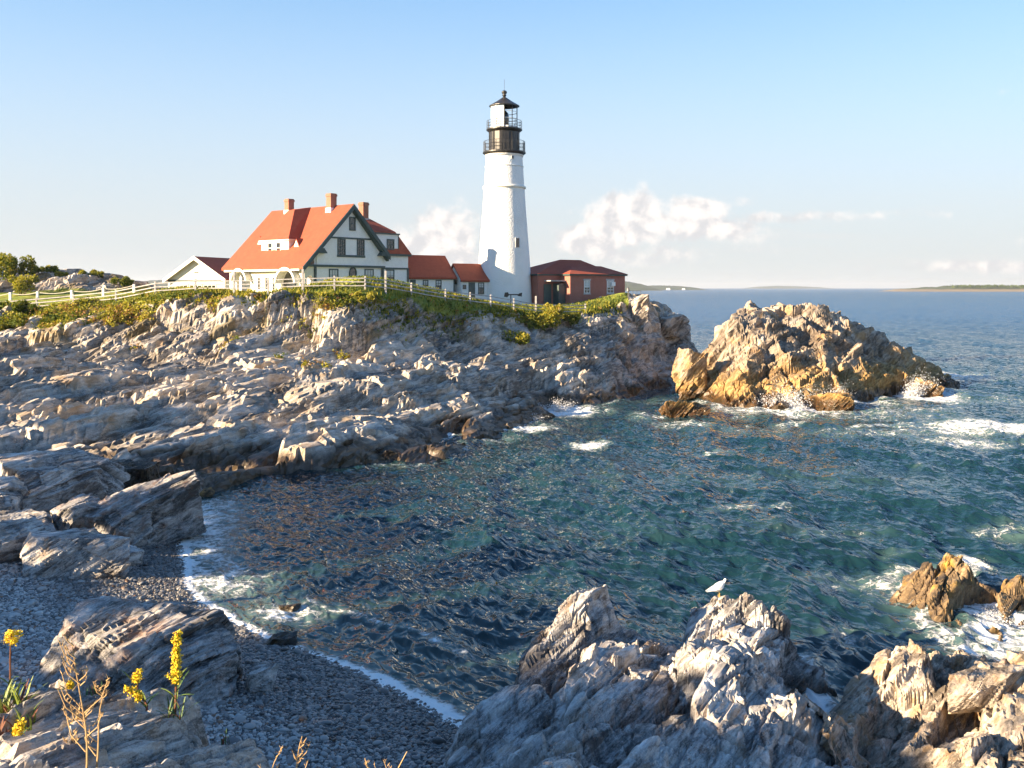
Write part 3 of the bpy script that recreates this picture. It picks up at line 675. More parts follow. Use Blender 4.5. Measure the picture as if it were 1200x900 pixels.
def make_pebbles(V, F, dens):
    """rounded stones scattered over the beach: far too many to count, one object of instanced stones"""
    rg = np.random.RandomState(5)
    Dn = dens[F].mean(1)
    E1 = V[F[:, 1]]-V[F[:, 0]]; E2 = V[F[:, 3]]-V[F[:, 0]]; area = np.linalg.norm(np.cross(E1, E2), axis=1)
    w = area*Dn; w /= w.sum()
    n = 150000
    f = rg.choice(len(F), n, p=w); a, b = rg.rand(n), rg.rand(n)
    Pp = V[F[f, 0]]+E1[f]*a[:, None]+E2[f]*b[:, None]
    s = .022+.055*rg.rand(n)**2.4; s *= np.where(rg.rand(n) < .025, 2.1, 1.0); s *= .85+.5*sstep(.5, 1.8, Pp[:, 2])
    Pp[:, 2] += rg.rand(n)*.4*s
    dim = s[:, None]*np.stack([1+.6*rg.rand(n), .8+.4*rg.rand(n), .45+.3*rg.rand(n)], -1)
    me = bpy.data.meshes.new('pebbles'); me.vertices.add(n); me.vertices.foreach_set('co', Pp.astype(np.float32).ravel())
    at = me.attributes.new('size', 'FLOAT_VECTOR', 'POINT'); at.data.foreach_set('vector', dim.astype(np.float32).ravel())
    rot = np.stack([rg.normal(size=n)*.3, rg.normal(size=n)*.3, rg.rand(n)*6.28], -1)
    at = me.attributes.new('turn', 'FLOAT_VECTOR', 'POINT'); at.data.foreach_set('vector', rot.astype(np.float32).ravel())
    at = me.attributes.new('tone', 'FLOAT', 'POINT'); at.data.foreach_set('value', rg.rand(n).astype(np.float32))
    o = link('pebbles', me, M['pebble']); tag(o, 'grey and dark rounded pebbles covering the curved beach', 'pebbles', kind='stuff')
    g = bpy.data.node_groups.new('scatter stones', 'GeometryNodeTree')
    g.interface.new_socket('Geometry', in_out='INPUT', socket_type='NodeSocketGeometry'); g.interface.new_socket('Geometry', in_out='OUTPUT', socket_type='NodeSocketGeometry')
    N_ = g.nodes; L_ = g.links
    gi = N_.new('NodeGroupInput'); go = N_.new('NodeGroupOutput')
    ico = N_.new('GeometryNodeMeshIcoSphere'); ico.inputs['Radius'].default_value = 1.0; ico.inputs['Subdivisions'].default_value = 2
    sm = N_.new('GeometryNodeSetMaterial'); sm.inputs['Material'].default_value = M['pebble']; L_.new(ico.outputs['Mesh'], sm.inputs[0])
    ss = N_.new('GeometryNodeSetShadeSmooth'); L_.new(sm.outputs[0], ss.inputs[0])
    ip = N_.new('GeometryNodeInstanceOnPoints'); L_.new(gi.outputs[0], ip.inputs['Points']); L_.new(ss.outputs[0], ip.inputs['Instance'])
    def named(nm):
        q = N_.new('GeometryNodeInputNamedAttribute'); q.data_type = 'FLOAT_VECTOR'; q.inputs['Name'].default_value = nm; return q.outputs['Attribute']
    L_.new(named('size'), ip.inputs['Scale'])
    er = N_.new('FunctionNodeEulerToRotation'); L_.new(named('turn'), er.inputs[0]); L_.new(er.outputs[0], ip.inputs['Rotation'])
    L_.new(ip.outputs[0], go.inputs[0])
    md = o.modifiers.new('scatter', 'NODES'); md.node_group = g
beach_rocks()
BEACH, bV, bF, bD = make_beach()
make_pebbles(bV, bF, bD)

# ================================================================ sea
def foam_field(x, y):
    """0..1 cover of foam from the water's edge and the broken water the photograph shows"""
    f = np.zeros(x.shape)
    d = -beach_dist(x, y)
    wob = fbm(x, y, x*0, 3.5, 3, 61)
    near = (y < 56)
    f = np.maximum(f, near*(1-sstep(.05, .75+.35*(wob+1), d))*1.15)             # swash line
    f = np.maximum(f, near*np.exp(-((d-3.6-wob*1.0)/.35)**2)*.64*sstep(-10, -7, x)*sstep(.5, -1.5, x))   # second wavelet
    lf = sstep(33, 37, y)*sstep(56, 50, y)
    f = np.maximum(f, lf*(1-sstep(.8, 6.0+wob*2.0, d))*.74)                     # white water in the corner of the cove
    f = np.maximum(f, np.exp(-(((x+8.2)/1.8)**2+((y-33.8)/1.4)**2))*.85)
    for line, wd, a in FOAM_LINES:
        q = np.full(x.shape, 1e9)
        for (ax, ay), (bx, by) in zip(line[:-1], line[1:]):
            ex, ey = bx-ax, by-ay; t = np.clip(((x-ax)*ex+(y-ay)*ey)/(ex*ex+ey*ey), 0, 1); q = np.minimum(q, (x-ax-t*ex)**2+(y-ay-t*ey)**2)
        f = np.maximum(f, a*np.exp(-q/(wd*(1+.5*wob))**2))
    for (px, py, rx, ry, a) in FOAM:
        X, Y, _ = P3(px, py, CH*FPX/(py-337)); sx = rx/FPX*Y; sy = ry*Y/(py-337)
        q = ((x-X)/sx)**2+((y-Y)/sy)**2
        f = np.maximum(f, a*np.exp(-(q*.75)**1.6))
    # thin wind-drawn streaks over the open water
    sx = (x*.93+y*.36); sy = (-x*.36+y*.93)
    st = fbm(sx/3.2, sy, x*0, 3.0, 4, 66)*sstep(-2, 14, x+.15*(y-60))*sstep(22, 28, y)*sstep(150, 110, y)
    f = np.maximum(f, .62*sstep(.12, .55, st))
    return f
FOAM_LINES = [([(x, y-.8) for x, y, z in pp(*iw)], 2.6, .66), ([(x, y-.3) for x, y, z in pp(*wl)][3:], 1.3, .55), ([(x, y) for x, y, z in pp((1062, 690, 36.4), (1085, 735, 32.6), (1112, 752, 31.2), (1150, 745, 31.8), (1199, 730, 32.8))], .9, .68),
              ([(14.4, 36.8), (15.6, 38.1), (17.4, 38.6), (20, 38.5)], .9, .66), ([(9.2, 30.0), (8.9, 28.0), (8.4, 26.2)], .6, .75), ([(-1.0, 24.8), (0.2, 27.4), (1.4, 29.6), (3.4, 30.0), (5.6, 31.2), (8, 31.2), (9.6, 29.9)], .35, .5)]
# foam patches seen on the water: photo centre, half width and half height in photo pixels, strength
FOAM = [(660, 481, 40, 7, .95), (700, 480, 30, 6, .55), (690, 521, 24, 4, .9), (500, 511, 45, 5, .85), (620, 503, 40, 5, .8), (560, 513, 50, 5, .6), (455, 545, 30, 5, .5), (520, 522, 25, 5, .6), (260, 612, 35, 4, .6),
        (910, 478, 110, 12, .72), (935, 474, 50, 9, 1.05), (1000, 470, 60, 9, .72), (1080, 462, 40, 9, 1.0), (1000, 482, 120, 12, .58), (860, 470, 50, 7, .6), (760, 488, 30, 5, .6), (800, 497, 45, 6, .65), (1110, 440, 55, 6, .75), (780, 452, 35, 4, .5), (760, 470, 50, 6, .45),
        (1155, 500, 80, 10, .84), (1130, 518, 60, 7, .7), (1040, 507, 130, 6, .55), (900, 505, 120, 7, .42), (1180, 470, 60, 5, .5),
        (1000, 560, 150, 18, .34), (850, 560, 100, 14, .34), (1185, 625, 60, 12, .52), (1010, 680, 90, 12, .50), (1060, 650, 70, 6, .42), (1135, 655, 32, 10, .82), (1160, 712, 60, 22, .80), (1190, 745, 60, 26, .86), (1150, 765, 50, 14, .78), (975, 790, 30, 10, .62), (960, 825, 25, 28, .90), (1010, 750, 70, 18, .45), (1050, 700, 40, 20, .5),
        (740, 560, 120, 14, .32), (640, 560, 60, 10, .28), (420, 780, 50, 12, .45), (950, 620, 140, 16, .33), (780, 620, 120, 16, .28)]
def make_sea():
    px = np.concatenate([np.linspace(-1500, -40, 60)[:-1], np.linspace(-40, 1240, 540), np.linspace(1240, 2700, 60)[1:]])
    py = np.concatenate([np.linspace(1080, 690, 290)[:-1], np.linspace(690, 400, 300)[:-1], np.linspace(400, 341, 90)[:-1]])
    Y = CH*FPX/(py-337); Y = np.concatenate([Y, np.geomspace(Y[-1], 16000, 40)[1:]])
    nr, nc = len(Y), len(px)
    YY, PX = np.meshgrid(Y, px, indexing='ij'); X = (PX-600)/FPX*YY
    x, y = X.ravel(), YY.ravel()
    dY = np.abs(np.gradient(Y)); sp = np.repeat(np.maximum(dY, .0), nc); spx = np.repeat(np.gradient(px).mean()*Y/FPX, nc)
    z = np.zeros_like(x); ox = np.zeros_like(x); oy = np.zeros_like(x)
    rg = np.random.RandomState(3)
    # calmer in the lee of the cove
    lee = .62+.38*sstep(-14, 12, x+.25*(y-40)); lee = np.where(y > 110, 1, lee)
    gust = .75+.5*fbm(x, y, x*0, 22, 3, 15)
    wx = x+fbm(x, y, x*0, 9, 3, 51)*1.1; wy = y+fbm(x, y, x*0, 9, 3, 52)*1.1
    for i in range(64):
        lam = 0.5*(18/0.5)**((i+rg.rand())/64)
        th = R(205)+rg.normal()*(.55 if lam < 5 else .30)      # running in from the open sea, right to left and toward us
        k = 2*math.pi/lam; a = .0185*lam**.42*(.7+.6*rg.rand())
        if lam > 6: a *= .75
        kx, ky = k*math.cos(th), k*math.sin(th)
        fade = sstep(.9, 2.6, lam/np.maximum(sp*np.abs(math.sin(th))+.02, spx*abs(math.cos(th))+.02))
        ph = kx*wx+ky*wy+rg.rand()*6.283
        e = a*fade*(gust if lam < 4 else 1.0)
        z += e*np.sin(ph); c = e*np.cos(ph)*.85
        ox += c*math.cos(th); oy += c*math.sin(th)
    amp = lee
    V = np.stack([x+ox*amp, y+oy*amp, z*amp], -1)
    bd = -beach_dist(x, y)
    # flatten where it runs out on the beach, with a small curl
    run = np.where((y < 56), sstep(-.3, 3.0, bd), 1.0)
    V[:, 2] *= .12+.88*run
    V[:, 2] += np.where((y < 40) & (x > -9), .10*np.exp(-((bd-3.6)/.55)**2), 0)
    foam = foam_field(x, y)
    shal = np.where(y < 57, np.exp(-np.maximum(bd, 0)/3.5), 0)
    F = grid_faces(nr, nc)
    # leave out sea that would lie under dry land
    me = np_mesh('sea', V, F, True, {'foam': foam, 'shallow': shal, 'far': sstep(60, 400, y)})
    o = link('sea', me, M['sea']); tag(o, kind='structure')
def sea_mat():
    m, T = pbsdf('sea water'); p = pos(T)
    far = T.attr('far'); sh = T.attr('shallow'); fo = T.attr('foam')
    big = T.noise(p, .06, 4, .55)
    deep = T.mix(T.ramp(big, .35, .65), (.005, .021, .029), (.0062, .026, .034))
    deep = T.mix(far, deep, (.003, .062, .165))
    col = T.mix(T.math('MULTIPLY', sh, .75), deep, (.055, .085, .075))
    # foam lace
    ws = T.vmath('ADD', p, T.vmath('SCALE', T.new('ShaderNodeTexNoise').outputs['Color'], 0.0))
    nz = T.noise(p, 1.1, 6, .65, .6); nf = T.noise(p, 5.5, 5, .7, .4)
    cell = T.voro(T.vmath('ADD', p, T.vmath('SCALE', T.comb(T.noise(p, 1.4, 3), T.noise(T.vmath('ADD', p, (9, 4, 2)), 1.4, 3), 0.0), 1.1)), 2.1, 'DISTANCE_TO_EDGE')
    lace = T.math('SUBTRACT', .5, T.math('MULTIPLY', T.ramp(cell, 0.0, .16), .5))
    k = T.math('ADD', T.math('MULTIPLY', fo, .92), T.math('MULTIPLY', T.math('SUBTRACT', nz, .5), 1.15)); k = T.math('ADD', k, T.math('MULTIPLY', T.math('SUBTRACT', nf, .5), .55))
    k = T.math('ADD', k, T.math('MULTIPLY', T.math('SUBTRACT', lace, .25), .32))
    fm = T.ramp(k, .46, .80)
    milk = T.math('MULTIPLY', T.ramp(fo, .15, .95), .50)
    col = T.mix(milk, col, (.16, .26, .24))
    col = T.mix(fm, col, (.80, .81, .80))
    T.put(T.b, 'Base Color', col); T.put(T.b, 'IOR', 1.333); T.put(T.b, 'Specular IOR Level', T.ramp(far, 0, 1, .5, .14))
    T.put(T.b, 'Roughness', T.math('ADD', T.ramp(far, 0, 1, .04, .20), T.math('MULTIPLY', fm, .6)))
    d = T.vmath('LENGTH', p)
    q = T.comb(T.vmath('DOT_PRODUCT', p, (-.906, -.423, 0)), T.math('MULTIPLY', T.vmath('DOT_PRODUCT', p, (.423, -.906, 0)), .5), 0.0)
    r1 = T.noise(q, 2.7, 1, .5, .5); r2 = T.noise(q, 1.0, 2, .55, .5)
    h = T.math('ADD', T.math('MULTIPLY', r1, T.ramp(d, 20, 160, .17, .30)), T.math('MULTIPLY', r2, T.math('ADD', T.ramp(d, 25, 140, .06, .95), T.ramp(d, 140, 1500, 0.0, 2.2))))
    h = T.math('ADD', h, T.math('MULTIPLY', fm, .06))
    T.put(T.b, 'Normal', T.bump(h, 1.0, 1.0))
    return m
M['sea'] = sea_mat()
make_sea()
# ================================================================ the wooded bluff that shades the cove (it rises beyond the left edge of the picture)
def leaf_cloud(name, centers, radii, n, size, m, seed, parent=None, squash=1.0, up=.3):
    """leaf-sized faces through the volume of several lobes, denser toward their skin"""
    rg = np.random.RandomState(seed)
    centers = np.array(centers, float); radii = np.array(radii, float)
    w = radii**2; w = w/w.sum()
    k = rg.choice(len(centers), n, p=w)
    d = rg.normal(size=(n, 3)); d /= np.linalg.norm(d, axis=1, keepdims=True)
    r = radii[k]*(.55+.5*rg.rand(n)**.6)
    p = centers[k]+d*r[:, None]*np.array([1, 1, squash])
    nn = d*.6+rg.normal(size=(n, 3))*.6+np.array([0, 0, up]); nn /= np.linalg.norm(nn, axis=1, keepdims=True)
    t = np.cross(nn, rg.normal(size=(n, 3))); t /= np.linalg.norm(t, axis=1, keepdims=True); b = np.cross(nn, t)
    s = size*(.6+.8*rg.rand(n))
    q = np.stack([p-t*s[:, None], p+b*s[:, None]*.55, p+t*s[:, None], p-b*s[:, None]*.55], 1)
    tone = np.repeat(np.clip(.5+.25*rg.normal(size=n)+.0*d[:, 2], 0, 1), 4)
    me = np_mesh(name, q.reshape(-1, 3), np.arange(4*n).reshape(-1, 4), False, {'tone': tone})
    return link(name, me, m, parent)

def leaf_mat(name, a, b, c=None, cut=.8, rough=.6):
    m, T = pbsdf(name); t = T.attr('tone')
    col = T.mix(T.ramp(t, .15, .85), a, b)
    if c is not None: col = T.mix(T.ramp(t, cut, cut+.06), col, c)
    T.put(T.b, 'Base Color', col); T.put(T.b, 'Roughness', rough); T.put(T.b, 'Specular IOR Level', .3)
    tr = T.new('ShaderNodeBsdfTranslucent'); T.put(tr, 'Color', T.mix(1.0, col, (1.1, 1.2, .5), 'MULTIPLY'))
    mx = T.new('ShaderNodeMixShader'); mx.inputs[0].default_value = .35
    T.l.new(T.b.outputs[0], mx.inputs[1]); T.l.new(tr.outputs[0], mx.inputs[2]); T.l.new(mx.outputs[0], T.out.inputs[0])
    return m
M['leaf'] = leaf_mat('broad leaves', (.035, .065, .012), (.09, .13, .025))
M['bark'] = plain('bark', (.10, .075, .055), .9, .3, 6, bump=.4)

def bluff():
    xs = np.linspace(-130, -14, 180); ys = np.linspace(-60, 90, 210)
    YY, X = np.meshgrid(ys, xs, indexing='ij')
    toe = np.interp(YY, [-60, -10, 2, 12, 22, 32, 42, 56, 68, 80, 90], [-8, -11, -14, -20, -25, -29, -33, -41, -47, -54, -66])-1.5
    d = toe-X
    Z = -2+sstep(-1, 15, d)*11.5+np.clip(d-10, 0, 40)*.10
    Z = Z+fbm(X, YY, X*0, 9, 4, 71)*1.2*sstep(0, 8, d)
    Z = np.where(d < -1, -3, Z)
    V = np.stack([X.ravel(), YY.ravel(), Z.ravel()], -1)
    N = grid_normals(V, len(ys), len(xs)); o_, hv = rock_offset(V, LAND_SC, 81)
    g = sstep(7.0, 9.0, V[:, 2]+fbm(V[:, 0], V[:, 1], V[:, 2], 5, 3, 3)*1.2)
    V = V+N*(o_*(1-g*.95))[:, None]
    me = np_mesh('bluff', V, grid_faces(len(ys), len(xs)), attrs={'block': hv, 'green': g})
    o = link('bluff', me, M['headland']); tag(o, kind='structure')
    G = V.reshape(len(ys), len(xs), 3)
    root = thing('oak_tree', 'leafy tree on the wooded bluff out of view at left', 'tree', group='trees on the wooded bluff')
    tb = MB(); tb.tube([(0, 0, -.4), (.1, 0, 1.2), (.05, .1, 2.6), (.3, 0, 4.2)], [.26, .2, .16, .08], 8)
    for k in range(6):
        a = k*1.05; tb.tube([(.05, .05, 1.6+.35*k), (.8*math.cos(a), .8*math.sin(a), 2.5+.4*k), (1.7*math.cos(a), 1.7*math.sin(a), 3.0+.4*k)], [.09, .06, .03], 6)
    tb.build('trunk', M['bark'], root)
    rg = random.Random(4)
    cs = [(rg.uniform(-1.7, 1.7), rg.uniform(-1.7, 1.7), rg.uniform(2.4, 5.2)) for _ in range(11)]
    leaf_cloud('crown', cs, [rg.uniform(.8, 1.35) for _ in cs], 5000, .16, M['leaf'], 6, root)
    for i, (x, y, s) in enumerate(TREES):
        t = root if i == 0 else copy_tree(root)
        r_, c_ = np.abs(ys-y).argmin(), np.abs(xs-x).argmin()
        t.location = (x, y, G[r_, c_, 2]-.2); t.rotation_euler = (0, 0, i*1.7); t.scale = (s, s, s)
TREES = [(-31, 3, .95), (-28, 8, .9), (-33, 12, 1.05), (-36, 17, .9), (-38, 8, 1.0), (-40, 22, 1.0), (-42, 15, .9), (-44, 29, .95), (-48, 34, 1.0), (-47, 24, .9), (-51, 40, .95), (-54, 46, 1.0), (-57, 52, .95), (-60, 58, .9), (-63, 65, .9), (-30, -4, .95), (-27, -12, 1.0), (-56, 35, 1.0), (-66, 72, .8), (-25, 2, .8), (-30, 6, 1.0), (-33, 8, .95), (-29, 12, .9), (-27, 5, .9), (-35, 4, 1.0), (-31, 16, .9)]
bluff()
# ================================================================ building materials
def clapboard(name, col, pitch=.13, depth=.5):
    m, T = pbsdf(name); p = objc(T); z = T.sep(p)[2]
    saw = T.math('FRACT', T.math('DIVIDE', z, pitch))
    n = T.noise(p, 2.5, 4, .6)
    c = T.mix(T.math('MULTIPLY', T.ramp(n, .35, .7), .5), col, tuple(x*.86 for x in col))
    T.put(T.b, 'Base Color', c); T.put(T.b, 'Roughness', .6); T.put(T.b, 'Normal', T.bump(saw, depth, .02)); return m
def shingle_roof(name, a, b):
    m, T = pbsdf(name); p = objc(T); x, y, z = T.sep(p)
    br = T.new('ShaderNodeTexBrick'); T.put(br, 'Vector', T.comb(T.math('ADD', x, y), z, 0.0)); T.put(br, 'Scale', 3.2); T.put(br, 'Mortar Size', .012)
    T.put(br, 'Color1', a); T.put(br, 'Color2', b); T.put(br, 'Mortar', tuple(v*.55 for v in a)); T.put(br, 'Brick Width', .45); T.put(br, 'Row Height', .32)
    n = T.noise(p, 1.1, 5, .6)
    T.put(T.b, 'Base Color', T.mix(T.math('MULTIPLY', T.ramp(n, .35, .7), .45), br.outputs['Color'], tuple(v*.72 for v in a)))
    T.put(T.b, 'Roughness', .85); T.put(T.b, 'Normal', T.bump(T.math('FRACT', T.math('MULTIPLY', z, 7.0)), .35, .02)); return m
def brick(name, a, b, mortar, scale=4.2):
    m, T = pbsdf(name); p = objc(T); x, y, z = T.sep(p)
    br = T.new('ShaderNodeTexBrick'); T.put(br, 'Vector', T.comb(T.math('ADD', x, y), z, 0.0)); T.put(br, 'Scale', scale); T.put(br, 'Mortar Size', .018)
    T.put(br, 'Color1', a); T.put(br, 'Color2', b); T.put(br, 'Mortar', mortar)
    n = T.noise(p, .9, 5, .65)
    T.put(T.b, 'Base Color', T.mix(T.math('MULTIPLY', T.ramp(n, .4, .7), .35), br.outputs['Color'], tuple(v*.6 for v in a)))
    T.put(T.b, 'Roughness', .85); T.put(T.b, 'Normal', T.bump(br.outputs['Fac'], -.4, .01)); return m
def glass(name, tint=(.02, .025, .03)):
    m, T = pbsdf(name); T.put(T.b, 'Base Color', tint); T.put(T.b, 'Roughness', .04); T.put(T.b, 'Specular IOR Level', .9); return m
def whitewash(name):
    m, T = pbsdf(name); p = objc(T)
    v = T.voro(T.vmath('MULTIPLY', p, (1, 1, 1.7)), 2.6, 'DISTANCE_TO_EDGE'); n = T.noise(p, 5, 5, .65); big = T.noise(p, .5, 4, .6)
    c = T.mix(T.math('MULTIPLY', T.ramp(big, .45, .7), .35), (.80, .80, .78), (.66, .65, .61))
    T.put(T.b, 'Base Color', c); T.put(T.b, 'Roughness', .75)
    h = T.math('ADD', T.math('MULTIPLY', T.ramp(v, 0, .22), .5), n)
    T.put(T.b, 'Normal', T.bump(h, .4, .09)); return m
M['white'] = clapboard('white clapboard', (.80, .80, .79)); M['cream'] = clapboard('cream clapboard', (.78, .74, .63)); M['trim'] = plain('cream trim', (.78, .75, .66), .6, .05)
M['green'] = plain('dark green trim', (.035, .065, .065), .5, .15); M['greyg'] = plain('grey green door', (.06, .085, .08), .5, .15)
M['red'] = shingle_roof('red shingle', (.30, .058, .026), (.37, .078, .036)); M['chim'] = brick('chimney brick', (.34, .12, .065), (.28, .095, .055), (.32, .24, .20), 5)
M['brick'] = brick('red brick', (.40, .13, .09), (.32, .10, .07), (.36, .26, .22)); M['glass'] = glass('window glass'); M['whitep'] = plain('white paint', (.80, .80, .78), .5, .05)
M['tower'] = whitewash('whitewashed stone'); M['iron'] = plain('black painted iron', (.022, .02, .019), .38, .4, 2.5); M['steel'] = plain('galvanised rail', (.10, .10, .105), .45, .2)
M['fence'] = plain('weathered white fence', (.36, .35, .345), .85, .25, 4); M['concrete'] = plain('grey concrete', (.42, .42, .42), .85, .2, 1.5, bump=.3); M['dark'] = plain('dark interior', (.03, .03, .03), .9)
M['curtain'] = plain('pale blind', (.55, .56, .55), .8, .06); M['rope'] = plain('pale rope', (.60, .56, .48), .9)

def ray_local(o, px, py, axis, val):
    """where the sight line through a photo pixel meets the plane local <axis> = val of thing o"""
    a = o.rotation_euler.z; ca, sa = math.cos(a), math.sin(a)
    dx, dy, dz = (px-600)/FPX, 1.0, -(py-337)/FPX
    ex, ey, ez = -o.location.x, -o.location.y, CH-o.location.z
    D = (dx*ca+dy*sa, -dx*sa+dy*ca, dz); E = (ex*ca+ey*sa, -ex*sa+ey*ca, ez)
    i = 'xyz'.index(axis); t = (val-E[i])/D[i]
    return tuple(E[k]+D[k]*t for k in range(3))

def opening(par, axis, pl, u0, u1, z0, z1, cols=2, rows=2, fw=.11, frame=None, blind=0.0, name='window', out=.07):
    """a window with casing, sash bars and pane; the wall faces -axis at local <axis> = pl"""
    frame = frame or M['green']
    if u1 < u0: u0, u1 = u1, u0
    def B(mb, a0, a1, b0, b1, d0, d1):
        return mb.box(a0, a1, pl+d0, pl+d1, b0, b1) if axis == 'y' else mb.box(pl+d0, pl+d1, a0, a1, b0, b1)
    f = MB()
    B(f, u0-fw, u0, z0-fw, z1+fw, -out, .05); B(f, u1, u1+fw, z0-fw, z1+fw, -out, .05)
    B(f, u0, u1, z1, z1+fw, -out, .05); B(f, u0, u1, z0-fw, z0, -out-.04, .05)
    for c in range(1, cols): x = u0+(u1-u0)*c/cols; B(f, x-.022, x+.022, z0, z1, -.045, .02)
    for r in range(1, rows): z = z0+(z1-z0)*r/rows; w = .04 if r*2 == rows else .02; B(f, u0, u1, z-w, z+w, -.045, .02)
    w = f.build(name, frame, par)
    g = MB(); B(g, u0, u1, z0, z1, -.015, .012); g.build('pane', M['glass'], w)
    if blind: g = MB(); B(g, u0+.02, u1-.02, z1-(z1-z0)*blind, z1-.02, -.022, -.016); g.build('blind', M['curtain'], w)
    return w

# ================================================================ keepers' house
H = thing('keepers_house', "white keepers' house with red roof, three brick chimneys and arched porch", 'house', (-22.37, 100.44, 9.9), R(49.46))
RX, ZR, ZE, SL, HL, XR = 6.73, 10.91, 4.03, 1.022, 14.9, 11.9
def house():
    # walls: main body, front gable face at y = .35
    w = MB(); w.prism([(1.75, -1.5), (1.75, ZE+SL*1.75-.25), (RX, ZR-.25), (XR-.25, ZR-SL*(XR-.25-RX)-.25), (XR-.25, -1.5)], 'y', .35, HL-.3); w.build('wall', M['white'], H)
    # second-storey front standing a little proud of the ground floor
    z1 = ray_local(H, 400, 311.7, 'y', .3)[2]; z2 = ray_local(H, 400, 278.5, 'y', .3)[2]
    b = MB(); xa = 2.0
    b.prism([(xa, z1), (xa, ZE+SL*xa-.28), (RX-(ZR-z2)/SL+.15, z2), (RX+(ZR-z2)/SL-.3, z2), (XR-.35, ZR-SL*(XR-.35-RX)-.3), (XR-.35, z1)], 'y', .22, .36); b.build('upper_wall', M['white'], H)
    b = MB(); b.prism([(RX-(ZR-z2)/SL+.3, z2), (RX, ZR-.3), (RX+(ZR-z2)/SL-.35, z2)], 'y', .17, .37); b.build('gable_wall', M['white'], H)
    # roof slabs with their thickness
    t = .22
    for nm, poly in (('roof', [(-.25, ZE-.25), (RX, ZR), (RX, ZR+t*1.35), (-.25, ZE-.25+t*1.35)]), ('roof', [(RX+.003, ZR), (XR+.2, ZR-SL*(XR+.2-RX)), (XR+.2, ZR-SL*(XR+.2-RX)+t*1.35), (RX+.003, ZR+t*1.35)])):
        MB().prism(poly, 'y', -.32, HL+.3).build(nm, M['red'], H)
    # green rake boards on the gable
    d = .42
    MB().prism([(-.3, ZE-.62), (RX, ZR-.34), (RX, ZR+.26), (-.3, ZE-.02)], 'y', -.44, -.323).build('rake_board', M['green'], H)
    MB().prism([(RX+.003, ZR-.34), (XR+.25, ZR-SL*(XR+.25-RX)-.34), (XR+.25, ZR-SL*(XR+.25-RX)+.26), (RX+.003, ZR+.26)], 'y', -.44, -.323).build('rake_board', M['green'], H)
    MB().prism([(RX+.2, ZR-.66), (XR+.1, ZR-SL*(XR+.1-RX)-.66), (XR+.1, ZR-SL*(XR+.1-RX)-.36), (RX+.2, ZR-.36)], 'y', -.32, .2).build('rake_soffit', M['green'], H)
    # floor bands and corner boards
    MB().box(.3, XR-.1, .10, .34, z1-.14, z1+.10).build('floor_band', M['green'], H)
    MB().box(RX-(ZR-z2)/SL+.1, RX+(ZR-z2)/SL-.1, .12, .34, z2-.12, z2+.06).build('floor_band', M['green'], H)
    MB().box(1.72, 1.98, .2, .5, -1, z1-.14).build('corner_board', M['green'], H)
    MB().box(XR-.45, XR-.2, .22, .5, -1, z1-.14).build('corner_board', M['green'], H)
    e = ray_local(H, 378, 294, 'y', -.2); MB().prism([(e[0]-.9, e[2]-.25), (e[0]+.55, e[2]-.25), (e[0]+.1, e[2]+.3), (e[0]-.5, e[2]+.3)], 'y', -.4, .34).build('eave_return', M['green'], H)
    e = ray_local(H, 450, 297, 'y', -.2); MB().prism([(e[0]-.7, e[2]-.3), (e[0]+.6, e[2]-.3), (e[0]+.3, e[2]+.2), (e[0]-.3, e[2]+.2)], 'y', -.42, .34).build('eave_return', M['green'], H)
    # front windows from the photograph
    def fw(a, b_, c, d_, pl, **k):
        p = ray_local(H, a, d_, 'y', pl); q = ray_local(H, b_, c, 'y', pl); return opening(H, 'y', pl, p[0], q[0], max(.6, p[2]), q[2], **k)
    fw(410, 415.6, 255.5, 269, .17, rows=2, cols=1); fw(396.3, 403.8, 280.8, 299, .22, cols=3, rows=4); fw(419, 426, 280.8, 299, .22, cols=3, rows=4)
    p = ray_local(H, 395, 301, 'y', .2); q = ray_local(H, 427.6, 300, 'y', .2); MB().box(p[0], q[0], .12, .22, p[2], q[2]+.05).build('sill_band', M['green'], H)
    fw(386.3, 395.3, 316.3, 341, .35, cols=3, rows=4, blind=.55); fw(428, 436.8, 316.3, 341, .35, cols=3, rows=4, blind=.6)
    c = ray_local(H, 413.6, 320, 'y', .3)
    o = MB(); o.tube([(c[0]+.50*math.cos(a), .30, c[2]+.62*math.sin(a)) for a in np.linspace(0, 2*math.pi, 25)], .075, 6, False); ow = o.build('oval_window', M['green'], H)
    MB().add([(c[0]+.5*math.cos(a), .325, c[2]+.62*math.sin(a)) for a in np.linspace(0, 2*math.pi, 24, endpoint=False)], [tuple(range(24))]).build('pane', M['glass'], ow)
    # ---- right-hand wing with hipped roof and a dormer
    WX, WY, ZW = 15.65, 9.0, 5.55
    MB().box(XR-.6, WX, .35, WY, -1.5, ZW).build('wing_wall', M['white'], H)
    zb = ray_local(H, 460, 314.6, 'y', .35)[2]
    MB().box(XR-.12, WX+.06, .24, .36, zb-.10, zb+.10).build('floor_band', M['green'], H); MB().box(WX-.2, WX+.05, .26, .6, -1, zb-.1).build('corner_board', M['green'], H)
    MB().box(XR-.3, WX+.3, .05, WY+.2, ZW-.02, ZW+.24).build('eave_board', M['green'], H)
    a, b_, c_ = (7.6, .02), (WX+.32, WY+.25), ZW+.22
    e0 = [(XR+.25, .02), (WX+.32, .02), (WX+.32, WY+.25), (7.6, WY+.25)]; e1 = [(10.6, 1.2), (WX-1.25, 1.2), (WX-1.25, WY-1), (8.6, WY-1)]; zt = 8.45
    v = [(x, y, c_) for x, y in e0]+[(x, y, zt) for x, y in e1]+[(10.4, 4.9, 10.55), (WX-3.3, 4.9, 10.55)]
